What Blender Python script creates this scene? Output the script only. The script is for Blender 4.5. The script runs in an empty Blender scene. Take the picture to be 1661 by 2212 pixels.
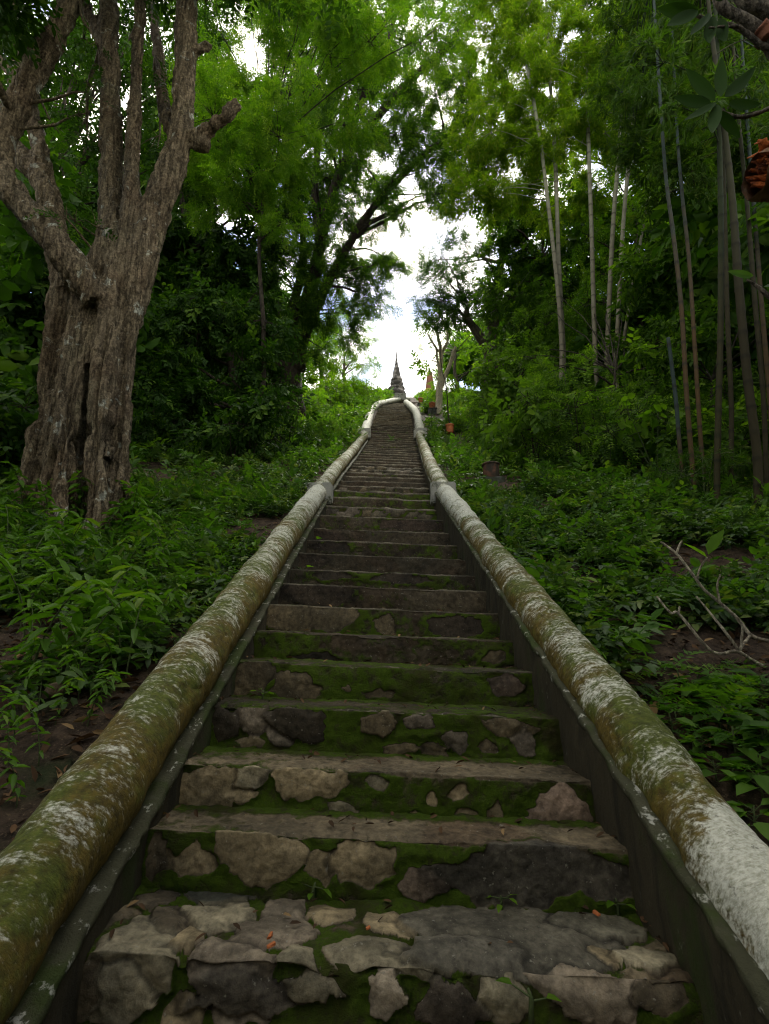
import bpy, math, random
import numpy as np
from mathutils import Vector, Matrix
random.seed(7)
RNG = np.random.default_rng(11)
scene = bpy.context.scene
COL = scene.collection

# ------------------------------------------------------------------ camera model (photo read at 1661 x 2212)
FPX = 1100.0
PITCH = math.radians(14.94)
CX, CY = 830.5, 1106.0
FW = np.array([0, math.cos(PITCH), math.sin(PITCH)])
UPV = np.array([0, -math.sin(PITCH), math.cos(PITCH)])
RT = np.array([1.0, 0, 0])
def ray(X, Y):
    return FW + (X - CX) / FPX * RT + (CY - Y) / FPX * UPV
def at(X, Y, y):
    d = ray(X, Y)
    return d * (y / d[1])
def depth_of(X, Y, y):
    return y / ray(X, Y)[1]
def px(n, X, Y, y):                       # metres covered by n photo pixels there
    return n * depth_of(X, Y, y) / FPX

# ------------------------------------------------------------------ numpy noise
def _hash(ix, iy, iz, seed):
    h = (ix.astype(np.uint32) * np.uint32(374761393) + iy.astype(np.uint32) * np.uint32(668265263)
         + iz.astype(np.uint32) * np.uint32(2147483647) + np.uint32(seed * 144665 + 17))
    h = (h ^ (h >> np.uint32(13))) * np.uint32(1274126177)
    h = h ^ (h >> np.uint32(16))
    return (h & np.uint32(0xffff)).astype(np.float64) / 65535.0
def vnoise(p, seed=0):
    p = np.asarray(p, float)
    i = np.floor(p).astype(np.int64)
    f = p - i
    f = f * f * (3 - 2 * f)
    r = 0
    for dx in (0, 1):
        wx = f[:, 0] if dx else 1 - f[:, 0]
        for dy in (0, 1):
            wy = f[:, 1] if dy else 1 - f[:, 1]
            for dz in (0, 1):
                wz = f[:, 2] if dz else 1 - f[:, 2]
                r = r + wx * wy * wz * _hash(i[:, 0] + dx, i[:, 1] + dy, i[:, 2] + dz, seed)
    return r
def fbm(p, seed=0, octv=4):
    p = np.asarray(p, float)
    r, a, s = 0, 0.5, 0
    for k in range(octv):
        r = r + a * vnoise(p * 2 ** k + 3.7 * k, seed + k)
        s += a
        a *= 0.5
    return r / s

# ------------------------------------------------------------------ object helpers
def mesh_np(name, V, Fq, mat=None, attrs=None, cols=None, smooth=False):
    """V (n,3); Fq (m,k) with one k, or a list of such arrays."""
    me = bpy.data.meshes.new(name)
    V = np.ascontiguousarray(V, np.float32)
    if not isinstance(Fq, (list, tuple)):
        Fq = [Fq]
    Fq = [np.asarray(f, np.int32) for f in Fq if len(f)]
    me.vertices.add(len(V))
    me.vertices.foreach_set('co', V.ravel())
    idx = np.concatenate([f.ravel() for f in Fq])
    tot = np.concatenate([np.full(len(f), f.shape[1], np.int32) for f in Fq])
    start = np.concatenate([[0], np.cumsum(tot)[:-1]]).astype(np.int32)
    me.loops.add(len(idx))
    me.loops.foreach_set('vertex_index', idx)
    me.polygons.add(len(tot))
    me.polygons.foreach_set('loop_start', start)
    me.polygons.foreach_set('loop_total', tot)
    if smooth:
        me.polygons.foreach_set('use_smooth', np.ones(len(tot), bool))
    for k, a in (attrs or {}).items():
        at_ = me.attributes.new(k, 'FLOAT', 'POINT')
        at_.data.foreach_set('value', np.ascontiguousarray(a, np.float32))
    for k, a in (cols or {}).items():
        at_ = me.attributes.new(k, 'FLOAT_COLOR', 'POINT')
        a4 = np.ones((len(V), 4), np.float32)
        a4[:, :3] = a
        at_.data.foreach_set('color', a4.ravel())
    me.update(calc_edges=True)
    if mat is not None:
        me.materials.append(mat)
    return me
def obj(name, me, parent=None, loc=None):
    o = bpy.data.objects.new(name, me)
    COL.objects.link(o)
    if loc is not None:
        o.location = loc
    if parent is not None:
        o.parent = parent
        # vertices are given in world space: undo the parent's location
        if me is not None and loc is None:
            o.location = (-parent.location[0], -parent.location[1], -parent.location[2])
    return o
def tag(o, label=None, cat=None, group=None, kind=None):
    if label: o['label'] = label
    if cat: o['category'] = cat
    if group: o['group'] = group
    if kind: o['kind'] = kind
    return o
def thing(name, loc, label, cat, group=None):
    o = bpy.data.objects.new(name, None)
    o.empty_display_size = 0.1
    COL.objects.link(o)
    o.location = [float(c) for c in loc]
    return tag(o, label, cat, group)
def copy_tree(o, loc, rz=0.0, sc=1.0, label=None):
    c = o.copy()
    COL.objects.link(c)
    c.location = loc
    c.rotation_euler = (0, 0, rz)
    c.scale = (sc, sc, sc)
    if label: c['label'] = label
    for ch in list(o.children):
        d = ch.copy()
        COL.objects.link(d)
        d.parent = c
    return c

class MB:                                   # gathers pieces of ONE part
    def __init__(s): s.V, s.F, s.n, s.A = [], {}, 0, []
    def add(s, V, F, a=None):
        V = np.asarray(V, float); F = np.asarray(F, int)
        s.V.append(V); s.F.setdefault(F.shape[1], []).append(F + s.n); s.n += len(V)
        s.A.append(np.zeros(len(V)) if a is None else a)
    def mesh(s, name, mat, smooth=False, attr='rnd'):
        return mesh_np(name, np.concatenate(s.V), [np.concatenate(f) for f in s.F.values()], mat,
                       {attr: np.concatenate(s.A)}, smooth=smooth)

def frames(P):
    P = np.asarray(P, float)
    T = np.gradient(P, axis=0)
    T /= np.linalg.norm(T, axis=1)[:, None] + 1e-9
    up = np.array([0.13, -0.21, 0.97]) if abs(T[0][2]) < 0.9 else np.array([0.9, 0.3, 0.1])
    A = np.zeros_like(P); B = np.zeros_like(P)
    a = up - T[0] * (up @ T[0]); a /= np.linalg.norm(a)
    for i in range(len(P)):
        a = a - T[i] * (a @ T[i]); a /= np.linalg.norm(a) + 1e-9
        A[i] = a; B[i] = np.cross(T[i], a)
    return T, A, B
def smooth_path(P, n):
    """Catmull-Rom through rows of P (any width), n samples."""
    P = np.asarray(P, float)
    if len(P) == 2:
        t = np.linspace(0, 1, n)[:, None]
        return P[0] * (1 - t) + P[1] * t
    Q = np.vstack([2 * P[0] - P[1], P, 2 * P[-1] - P[-2]])
    out = []
    for u in np.linspace(0, len(P) - 1 - 1e-6, n):
        i = int(u); t = u - i
        a, b, c, d = Q[i:i + 4]
        out.append(0.5 * (2 * b + (c - a) * t + (2 * a - 5 * b + 4 * c - d) * t ** 2 + (3 * b - a - 3 * c + d) * t ** 3))
    return np.array(out)
def tube(P, R, seg=8, cap=True):
    P = np.asarray(P, float); R = np.broadcast_to(np.asarray(R, float), (len(P),))
    T, A, B = frames(P)
    th = np.arange(seg) / seg * 2 * np.pi
    V = (P[:, None, :] + R[:, None, None] * (np.cos(th)[None, :, None] * A[:, None, :] + np.sin(th)[None, :, None] * B[:, None, :])).reshape(-1, 3)
    i = np.arange(len(P) - 1)[:, None] * seg; j = np.arange(seg)[None, :]; k = (j + 1) % seg
    Fq = np.stack([i + j, i + k, i + seg + k, i + seg + j], -1).reshape(-1, 4)
    if cap:
        n = len(V)
        V = np.vstack([V, P[0] - T[0] * R[0] * .3, P[-1] + T[-1] * R[-1] * .3])
        jj = np.arange(seg); kk = (jj + 1) % seg; L = (len(P) - 1) * seg
        Ft = np.vstack([np.stack([kk, jj, np.full(seg, n)], 1), np.stack([L + jj, L + kk, np.full(seg, n + 1)], 1)])
        return V, Fq, Ft
    return V, Fq, None
def add_tube(mb, P, R, seg=8, cap=True):
    V, Fq, Ft = tube(P, R, seg, cap)
    n = mb.n
    mb.V.append(V); mb.F.setdefault(4, []).append(Fq + n)
    if Ft is not None: mb.F.setdefault(3, []).append(Ft + n)
    mb.A.append(np.full(len(V), RNG.random())); mb.n += len(V)
def add_box(mb, c, s, rot=None, jit=0.0):
    c = np.asarray(c, float)
    v = np.array([[x, y, z] for x in (-.5, .5) for y in (-.5, .5) for z in (-.5, .5)]) * np.asarray(s)
    v += RNG.normal(0, jit, v.shape) if jit else 0
    if rot is not None: v = v @ np.asarray(rot).T
    f = np.array([[0, 1, 3, 2], [4, 6, 7, 5], [0, 4, 5, 1], [2, 3, 7, 6], [0, 2, 6, 4], [1, 5, 7, 3]])
    mb.add(v + c, f)
def lathe(prof, c, seg=24, wob=0.0, seed=0):
    prof = np.asarray(prof, float)
    th = np.arange(seg) / seg * 2 * np.pi
    V = np.stack([prof[:, 0][:, None] * np.cos(th), prof[:, 0][:, None] * np.sin(th), np.repeat(prof[:, 1][:, None], seg, 1)], -1).reshape(-1, 3)
    if wob: V = V + (fbm(V * 6 + 9, seed)[:, None] - .5) * wob
    i = np.arange(len(prof) - 1)[:, None] * seg; j = np.arange(seg)[None, :]; k = (j + 1) % seg
    return V + np.asarray(c), np.stack([i + j, i + k, i + seg + k, i + seg + j], -1).reshape(-1, 4)

# ------------------------------------------------------------------ materials
class NT:
    def __init__(s, name):
        s.m = bpy.data.materials.new(name); s.m.use_nodes = True
        s.t = s.m.node_tree; s.t.nodes.clear()
        s.out = s.t.nodes.new('ShaderNodeOutputMaterial')
    def n(s, typ, **kw):
        nd = s.t.nodes.new(typ)
        for k, v in kw.items():
            if k == 'inp':
                for a, b in v.items():
                    if isinstance(b, bpy.types.NodeSocket): s.t.links.new(b, nd.inputs[a])
                    else: nd.inputs[a].default_value = b
            else: setattr(nd, k, v)
        return nd
    def link(s, a, b): s.t.links.new(a, b)
    def attr(s, name): return s.n('ShaderNodeAttribute', attribute_name=name)
    def noise(s, scale, detail=4, rough=.55, vec=None, dist=0):
        nd = s.n('ShaderNodeTexNoise', inp={'Scale': scale, 'Detail': detail, 'Roughness': rough, 'Distortion': dist})
        if vec is not None: s.link(vec, nd.inputs['Vector'])
        return nd.outputs['Fac']
    def ramp(s, fac, stops):
        nd = s.n('ShaderNodeValToRGB'); s.link(fac, nd.inputs['Fac'])
        e = nd.color_ramp.elements
        while len(e) < len(stops): e.new(.5)
        for el, (p, c) in zip(e, stops):
            el.position = p; el.color = (*c, 1) if len(c) == 3 else c
        return nd.outputs['Color']
    def step(s, fac, a, b):
        nd = s.n('ShaderNodeMapRange', interpolation_type='SMOOTHSTEP', inp={'Value': fac, 'From Min': a, 'From Max': b})
        return nd.outputs['Result']
    def math(s, op, a, b=0.0, c=None):
        nd = s.n('ShaderNodeMath', operation=op)
        for i, v in enumerate((a, b) if c is None else (a, b, c)):
            if isinstance(v, bpy.types.NodeSocket): s.link(v, nd.inputs[i])
            else: nd.inputs[i].default_value = v
        return nd.outputs[0]
    def mix(s, fac, a, b, mode='MIX'):
        nd = s.n('ShaderNodeMix', data_type='RGBA', blend_type=mode)
        for i, v in ((0, fac), (6, a), (7, b)):
            if isinstance(v, bpy.types.NodeSocket): s.link(v, nd.inputs[i])
            elif i == 0: nd.inputs[0].default_value = v
            else: nd.inputs[i].default_value = (*v, 1) if len(v) == 3 else v
        return nd.outputs[2]
    def obj_vec(s, sx=1, sy=1, sz=1):
        tc = s.n('ShaderNodeTexCoord')
        mp = s.n('ShaderNodeMapping', inp={'Vector': tc.outputs['Object'], 'Scale': (sx, sy, sz)})
        return mp.outputs[0]
    def bump(s, h, strength=.5, dist=.01):
        return s.n('ShaderNodeBump', inp={'Height': h, 'Strength': strength, 'Distance': dist}).outputs[0]
    def pbr(s, color, rough=.8, normal=None, spec=.3):
        b = s.n('ShaderNodeBsdfPrincipled')
        for k, v in (('Base Color', color), ('Roughness', rough), ('Specular IOR Level', spec)):
            if isinstance(v, bpy.types.NodeSocket): s.link(v, b.inputs[k])
            else: b.inputs[k].default_value = (*v, 1) if isinstance(v, tuple) and len(v) == 3 else v
        if normal is not None: s.link(normal, b.inputs['Normal'])
        return b
    def done(s, shader):
        s.link(shader.outputs[0], s.out.inputs['Surface']); return s.m

def mat_leaf(name, ca, cb, cc, trans=.4, rough=.5, tint=(1.5, 1.8, .5), clump=.55, spec=.12):
    """ca..cb across leaves, cc for scattered fresh or old leaves."""
    n = NT(name)
    r = n.attr('rnd').outputs['Fac']
    geo = n.n('ShaderNodeNewGeometry')
    big = n.noise(clump, 2, .5, geo.outputs['Position'])
    f = n.math('ADD', n.math('MULTIPLY', r, .6), n.math('MULTIPLY', big, .55))
    oi = n.n('ShaderNodeObjectInfo')
    f = n.math('ADD', f, n.math('MULTIPLY', n.math('SUBTRACT', oi.outputs['Random'], .5), .35))
    c = n.mix(n.step(f, .25, .85), ca, cb)
    c = n.mix(n.math('GREATER_THAN', r, .90), c, cc)
    b = n.pbr(c, rough + .1, spec=spec)
    tr = n.n('ShaderNodeBsdfTranslucent', inp={'Color': n.mix(1.0, c, (*tint, 1), 'MULTIPLY')})
    mx = n.n('ShaderNodeMixShader', inp={0: trans})
    n.link(b.outputs[0], mx.inputs[1]); n.link(tr.outputs[0], mx.inputs[2])
    return n.done(mx)

def mat_bark(name, base, dark, lichen, lich_amt=.5, red=None, sc=1.0, str_=(6, 6, 1.2)):
    n = NT(name)
    v = n.obj_vec(1, 1, 1)
    vs = n.obj_vec(*str_)
    f1 = n.noise(3.2 * sc, 6, .65, vs)
    fine = n.noise(28 * sc, 6, .7, v)
    c = n.mix(n.step(f1, .3, .62), dark, base)
    if red: c = n.mix(n.step(n.noise(1.7 * sc, 3, .6, v), .48, .66), c, red)
    c = n.mix(n.math('MULTIPLY', n.step(fine, .35, .75), .55), c, tuple(x * 1.9 for x in base))
    sp = n.noise(5.5 * sc, 5, .62, v, .4)
    c = n.mix(n.math('MULTIPLY', n.step(sp, .70 - .18 * lich_amt, .74 - .16 * lich_amt), .8), c, lichen)
    sp2 = n.noise(2.1 * sc, 4, .6, n.obj_vec(1.3, 1.3, .6))
    c = n.mix(n.math('MULTIPLY', n.step(sp2, .55, .75), .18), c, (lichen[0] * .55, lichen[1] * .62, lichen[2] * .42))
    fis = n.noise(1.0, 5, .7, n.obj_vec(16 * sc, 16 * sc, 2.2 * sc))
    fl = n.step(n.math('ABSOLUTE', n.math('SUBTRACT', fis, .5)), .0, .045)
    c = n.mix(n.math('MULTIPLY', n.math('SUBTRACT', 1.0, fl), .45), c, tuple(x * .6 for x in dark))
    c = n.mix(1.0, c, n.ramp(n.noise(45 * sc, 5, .75, v), [(.32, (.5, .5, .5)), (.68, (1.55, 1.55, 1.55))]), 'MULTIPLY')
    h = n.math('ADD', n.math('ADD', n.math('MULTIPLY', f1, .8), n.math('MULTIPLY', fine, .35)), n.math('MULTIPLY', fl, .35))
    return n.done(n.pbr(c, .88, n.bump(h, 1.0, .035 / sc), .15))

def mat_simple(name, base, var=.35, sc=8, rough=.8, bump=.4, spec=.25, dirt=None, dirt_amt=.5):
    n = NT(name)
    v = n.obj_vec()
    f = n.noise(sc, 6, .65, v)
    c = n.mix(f, tuple(x * (1 - var) for x in base), tuple(min(1, x * (1 + var)) for x in base))
    if dirt:
        c = n.mix(n.step(n.noise(sc * .45, 5, .65, v), .62 - .3 * dirt_amt, .78 - .3 * dirt_amt), c, dirt)
    return n.done(n.pbr(c, rough, n.bump(n.noise(sc * 5, 6, .7, v), bump, .01), spec))

M = {}
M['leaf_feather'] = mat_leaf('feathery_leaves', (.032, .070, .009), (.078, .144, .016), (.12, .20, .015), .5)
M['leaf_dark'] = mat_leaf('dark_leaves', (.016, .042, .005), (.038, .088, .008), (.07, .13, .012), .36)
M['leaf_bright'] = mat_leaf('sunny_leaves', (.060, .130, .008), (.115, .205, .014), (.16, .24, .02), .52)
M['leaf_bamboo'] = mat_leaf('bamboo_leaves', (.088, .145, .011), (.145, .205, .018), (.20, .235, .03), .68, tint=(1.7, 2.1, .5))
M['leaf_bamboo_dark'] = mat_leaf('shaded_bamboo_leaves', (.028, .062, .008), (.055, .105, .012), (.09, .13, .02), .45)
M['leaf_herb'] = mat_leaf('herb_leaves', (.034, .088, .008), (.075, .155, .014), (.12, .19, .02), .4, .45, clump=1.6, spec=.25)
M['leaf_cover'] = mat_leaf('ground_cover_leaves', (.034, .068, .018), (.076, .126, .036), (.11, .15, .03), .34, .4, clump=1.1, spec=.3)
M['leaf_gloss'] = mat_leaf('broad_leaves', (.012, .030, .005), (.020, .046, .007), (.024, .05, .008), .22, .75)
M['bark_big'] = mat_bark('scaly_bark', (.155, .122, .076), (.028, .021, .012), (.36, .37, .30), .55, red=(.092, .064, .038), str_=(8, 8, .8))
M['bark_dark'] = mat_bark('dark_bark', (.036, .029, .021), (.014, .011, .008), (.15, .15, .12), .25)
M['bark_pale'] = mat_bark('pale_bark', (.29, .255, .19), (.16, .135, .095), (.34, .33, .27), .4, sc=1.6)
M['bark_cream'] = mat_bark('cream_bark', (.74, .64, .50), (.48, .39, .29), (.50, .48, .42), .3, sc=1.2)
M['bark_grey'] = mat_bark('grey_brown_bark', (.12, .10, .075), (.05, .04, .03), (.26, .26, .21), .4)
M['stem'] = mat_simple('green_stem', (.05, .07, .022), .4, 20)
# ------------------------------------------------------------------ stairs: measured nosings  (row, width in px, centre column)
NOS = [(2085, 1330, 850), (1812, 1038, 834), (1668, 888, 826), (1535, 752, 825), (1438, 640, 820), (1372, 562, 821),
       (1314, 500, 822), (1268, 447, 822), (1236, 402, 822), (1201, 362, 820), (1172, 327, 819), (1146, 294, 817),
       (1118, 268, 817), (1096, 240, 818), (1031, 180, 828), (996, 142, 837), (956, 105, 846), (931, 91, 847), (893, 69, 850), (878, 57, 852)]
WST = 1.45
TILT = -0.04
KEY = np.array([ray(X, Y) * FPX * WST / w for Y, w, X in NOS])     # x centre, y, z of nosings / slope points
N1 = 14
fit = np.polyfit(KEY[:N1, 1], KEY[:N1, 2], 1)
ys_ = [-16, -3, -1.0, 0.8, 6.406] + list(KEY[14:, 1]) + [28.6, 31.2, 33.5, 38, 45, 60, 95]
zs_ = [-4.2, -1.9, fit[1] - fit[0], np.polyval(fit, .8), np.polyval(fit, 6.406) + .02] + list(KEY[14:, 2]) + [14.52, 16.02, 17.55, 19.9, 23.4, 27, 30]
def zn(y): return np.interp(y, ys_, zs_)
XCY = [-16, 1.4, 2.6, 5.8, 6.4, 8.4, 10.56, 14.1, 16.2, 21.2, 25.5, 28.6, 31.2]
XCX = [0.02, 0.02, -.02, -.072, -.07, -.02, .066, .214, .26, .41, .55, .95, 1.5]
def xc(y): return np.interp(y, XCY, XCX)
HW = WST / 2

# ------------------------------------------------------------------ terrain
def in_stair(x, y):
    return (np.abs(x - xc(y)) < 1.02) & (y > -2.5) & (y < 31)
def ground(x, y, rough=True):
    x = np.atleast_1d(np.asarray(x, float)); y = np.atleast_1d(np.asarray(y, float))
    d = x - xc(y)
    a = np.abs(d)
    z = zn(y) - .04 * np.clip(d, -1.2, 1.2) + .02
    lat = np.clip(a - 1.6, 0, None)
    z = z + np.where(d > 0, .07, .04) * lat * np.clip((30 - y) / 10, 0, 1)
    P = np.stack([x, y, 0 * x], 1)
    if rough:
        amp = np.clip((a - 1.0) / 1.5, 0.15, 1)
        z = z + amp * (.34 * (fbm(P * .55 + 40, 3) - .5) + .13 * (fbm(P * 2.1 + 11, 5) - .5) + .04 * (fbm(P * 9, 8, 3) - .5))
    return z
def gpt(x, y): return np.array([x, y, ground(x, y)[0]])
def bank(X, Y, lo=1.2, hi=60):                                     # where the photo ray meets the ground
    d = ray(X, Y)
    y = np.arange(lo, hi, .04)
    p = d[None, :] * (y / d[1])[:, None]
    g = ground(p[:, 0], y)
    k = np.nonzero(p[:, 2] <= g)[0]
    return None if len(k) == 0 else np.array([p[k[0], 0], y[k[0]], g[k[0]]])

nsoil = NT('soil')
v = nsoil.obj_vec()
c = nsoil.mix(nsoil.step(nsoil.noise(16, 8, .75, v), .3, .7), (.010, .007, .005), (.085, .058, .038))
c = nsoil.mix(nsoil.step(nsoil.noise(70, 4, .7, v), .58, .66), c, (.12, .085, .05))
c = nsoil.mix(nsoil.step(nsoil.noise(2.3, 5, .6, v), .5, .7), c, (.018, .028, .008))
M['soil'] = nsoil.done(nsoil.pbr(c, .92, nsoil.bump(nsoil.noise(22, 8, .75, v), 1.0, .03), .15))

def build_ground():
    xs = np.unique(np.concatenate([np.linspace(-60, -8, 40), np.linspace(-8, -3, 50), np.linspace(-3, 3, 150), np.linspace(3, 8, 50), np.linspace(8, 60, 40)]))
    yy = np.unique(np.concatenate([np.linspace(-16, -2, 18), np.linspace(-2, 6, 180), np.linspace(6, 32, 240), np.linspace(32, 95, 70)]))
    Xg, Yg = np.meshgrid(xs, yy)
    x, y = Xg.ravel(), Yg.ravel()
    z = ground(x, y)
    m = (np.abs(x - xc(y)) < .84) & (y > -2.5) & (y < 30.5)
    z = np.where(m, z - .8, z)
    nx = len(xs)
    i = (np.arange(len(yy) - 1)[:, None] * nx + np.arange(nx - 1)[None, :]).ravel()
    Fq = np.stack([i, i + 1, i + nx + 1, i + nx], 1)
    o = obj('ground', mesh_np('ground', np.stack([x, y, z], 1), Fq, M['soil'], smooth=True))
    tag(o, 'dark soil hillside on both sides of the stairs', kind='structure')
build_ground()

# ------------------------------------------------------------------ steps
nst = NT('mossy_step_stone')
col = nst.attr('col').outputs['Color']
mo = nst.attr('moss').outputs['Fac']
v = nst.obj_vec()
fine = nst.noise(34, 8, .7, v)
med = nst.noise(6.5, 6, .62, v)
c = nst.mix(1.0, col, nst.ramp(med, [(.28, (.42, .42, .40)), (.72, (1.62, 1.56, 1.46))]), 'MULTIPLY')
c = nst.mix(1.0, c, nst.ramp(fine, [(.32, (.45, .45, .45)), (.68, (1.62, 1.62, 1.62))]), 'MULTIPLY')
c = nst.mix(nst.math('MULTIPLY', nst.step(nst.noise(2.1, 5, .6, v), .5, .68), .45), c, (.020, .020, .014))
speck = nst.noise(75, 3, .6, v)
c = nst.mix(nst.math('MULTIPLY', nst.step(speck, .66, .70), .6), c, (.22, .21, .17))
drip = nst.noise(26, 3, .5, nst.obj_vec(1, 1, .22))
c = nst.mix(nst.math('MULTIPLY', nst.step(drip, .755, .78), .7), c, (.34, .34, .32))
mm = nst.step(nst.math('ADD', nst.math('MULTIPLY', nst.math('SUBTRACT', nst.noise(13, 7, .72, v), .5), 1.1), mo), .42, .62)
mossc = nst.mix(nst.noise(90, 4, .8, v), (.022, .050, .003), (.105, .165, .010))
mossc = nst.mix(nst.step(nst.noise(4, 4, .6, v), .48, .70), mossc, (.040, .040, .009))
mossc = nst.mix(nst.math('MULTIPLY', nst.step(nst.noise(19, 6, .75, v), .50, .64), .75), mossc, (.050, .041, .022))
c = nst.mix(mm, c, mossc)
hb = nst.math('ADD', nst.math('MULTIPLY', fine, .5), nst.math('MULTIPLY', nst.math('MULTIPLY', mm, nst.noise(150, 5, .8, v)), 1.4))
M['step'] = nst.done(nst.pbr(c, nst.mix(mm, (.75, .75, .75), (.95, .95, .95)), nst.bump(hb, 1.0, .014), .15))

TAN = (.185, .150, .092); GREY = (.165, .147, .102); PURP = (.165, .138, .104); PLA = (.098, .080, .052); DRK = (.060, .050, .034)
PALE = (.21, .18, .14)
# stones seen in the photograph on the lowest steps: step, face ('T' tread / 'R' riser), centre, half sizes (photo px), colour, proud (mm)
STONES = [
 (0, 'T', 200, 2010, 1, 1, GREY, 0),
 (1, 'T', 282, 2052, 88, 60, GREY, 16), (1, 'T', 500, 2082, 112, 62, PURP, 18), (1, 'T', 388, 1982, 62, 26, DRK, 10), (1, 'T', 482, 1968, 58, 28, GREY, 12),
 (1, 'T', 617, 1962, 44, 22, PURP, 14), (1, 'T', 708, 1972, 40, 20, TAN, 10), (1, 'T', 470, 1934, 80, 15, (.05, .052, .042), 8), (1, 'T', 418, 2016, 38, 18, TAN, 9),
 (1, 'T', 592, 2010, 82, 26, PURP, 14), (1, 'T', 648, 2066, 42, 20, GREY, 12), (1, 'T', 842, 2055, 112, 34, GREY, 12), (1, 'T', 852, 1990, 70, 26, TAN, 8),
 (1, 'T', 1130, 2004, 220, 56, (.095, .088, .068), 12), (1, 'T', 1010, 2056, 130, 26, (.10, .093, .074), 12), (1, 'T', 1318, 2054, 30, 16, TAN, 8), (1, 'T', 1402, 2062, 62, 22, GREY, 9),
 (1, 'T', 1290, 1990, 90, 26, (.085, .08, .06), 7), (1, 'T', 345, 1945, 40, 18, DRK, 6),
 (1, 'R', 1285, 2148, 112, 74, PURP, 26), (1, 'R', 1080, 2150, 62, 46, GREY, 14), (1, 'R', 958, 2168, 72, 52, (.06, .05, .04), 8), (1, 'R', 830, 2140, 44, 42, PALE, 12),
 (1, 'R', 382, 2196, 46, 44, TAN, 20), (1, 'R', 250, 2162, 66, 60, GREY, 18), (1, 'R', 172, 2150, 36, 56, DRK, 6), (1, 'R', 520, 2150, 120, 40, (.085, .075, .06), 15), (1, 'R', 680, 2135, 50, 26, GREY, 10),
 (1, 'R', 1430, 2150, 50, 40, DRK, 6),
 (2, 'R', 420, 1858, 48, 28, TAN, 5), (2, 'R', 568, 1846, 84, 58, TAN, 8), (2, 'R', 700, 1872, 26, 30, TAN, 4), (2, 'R', 785, 1866, 62, 42, TAN, 6), (2, 'R', 905, 1912, 54, 34, (.135, .105, .082), 12),
 (2, 'R', 1170, 1928, 10, 22, TAN, 3), (2, 'R', 1170, 1885, 190, 62, (.045, .041, .033), 3), (2, 'R', 345, 1850, 26, 40, DRK, 3),
 (3, 'R', 455, 1704, 82, 46, TAN, 10), (3, 'R', 545, 1672, 36, 24, GREY, 12), (3, 'R', 670, 1692, 84, 34, TAN, 14), (3, 'R', 815, 1684, 24, 16, GREY, 6), (3, 'R', 742, 1752, 24, 18, GREY, 5),
 (3, 'R', 935, 1731, 16, 18, TAN, 3), (3, 'R', 978, 1712, 20, 16, TAN, 3), (3, 'R', 1008, 1762, 30, 18, TAN, 4), (3, 'R', 1070, 1757, 20, 24, TAN, 3), (3, 'R', 1205, 1752, 66, 50, (.17, .125, .095), 26), (3, 'R', 888, 1765, 20, 10, TAN, 4),
 (4, 'R', 545, 1552, 52, 28, PURP, 10), (4, 'R', 602, 1588, 26, 24, PALE, 12), (4, 'R', 648, 1562, 56, 30, DRK, 12), (4, 'R', 540, 1602, 30, 14, TAN, 6), (4, 'R', 905, 1555, 34, 22, PALE, 8), (4, 'R', 985, 1605, 34, 20, PALE, 10),
 (4, 'R', 932, 1622, 34, 14, TAN, 7), (4, 'R', 862, 1620, 36, 14, TAN, 7), (4, 'R', 1110, 1572, 46, 26, TAN, 10), (4, 'R', 1138, 1600, 24, 24, PALE, 12), (4, 'R', 1052, 1610, 22, 14, TAN, 6), (4, 'R', 820, 1560, 30, 22, TAN, 7), (4, 'R', 480, 1560, 26, 30, DRK, 8),
 (5, 'R', 545, 1462, 46, 34, TAN, 4), (5, 'R', 632, 1482, 42, 27, TAN, 5), (5, 'R', 746, 1490, 14, 8, TAN, 2), (5, 'R', 812, 1496, 30, 12, TAN, 3), (5, 'R', 1098, 1482, 34, 22, (.14, .105, .08), 9),
 (6, 'R', 1072, 1418, 20, 14, TAN, 3), (6, 'R', 690, 1424, 50, 10, (.05, .042, .03), 2),
 (7, 'R', 625, 1334, 52, 30, TAN, 3), (7, 'R', 712, 1328, 44, 30, TAN, 4), (7, 'R', 836, 1352, 20, 24, TAN, 3), (7, 'R', 985, 1354, 60, 22, (.09, .072, .052), 2),
 (8, 'R', 606, 1280, 40, 22, (.075, .06, .045), 2), (8, 'R', 690, 1284, 60, 22, (.08, .062, .045), 2),
 (9, 'R', 720, 1244, 50, 8, (.06, .05, .036), 1), (9, 'R', 860, 1250, 60, 10, (.065, .052, .038), 1),
 (10, 'R', 674, 1210, 26, 12, (.08, .062, .045), 1), (11, 'R', 720, 1182, 40, 10, (.06, .048, .036), 1), (12, 'R', 700, 1158, 50, 10, (.075, .055, .04), 1), (13, 'R', 890, 1135, 60, 10, (.075, .055, .04), 1),
]
def project(p):
    p = np.asarray(p); d = p @ FW
    return CX + FPX * (p @ RT) / d, CY - FPX * (p @ UPV) / d
for num_, n_ in ((14, 9), (21, 10), (22, 10), (17, 6)):             # rubble showing through on a few upper steps
    ya_ = [None] + list(KEY[:N1, 1]) + list(np.linspace(KEY[13, 1], 14.14, 20)[1:])
    y_ = ya_[num_]; z_ = float(zn(y_)) if num_ > 14 else KEY[13, 2]
    for j_ in range(n_):
        r_ = np.random.default_rng(num_ * 50 + j_)
        x_ = float(np.interp(y_, KEY[:, 1], KEY[:, 0])) + (j_ + .5 + r_.uniform(-.3, .3)) / n_ * 1.36 - .68
        X_, Y_ = project((x_, y_, z_ - r_.uniform(.03, .12))); q_ = FPX / y_
        STONES.append((num_, 'R', X_, Y_, r_.uniform(.05, .10) * q_, r_.uniform(.03, .055) * q_, [TAN, PALE, GREY][r_.integers(3)], r_.uniform(15, 40)))
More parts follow.
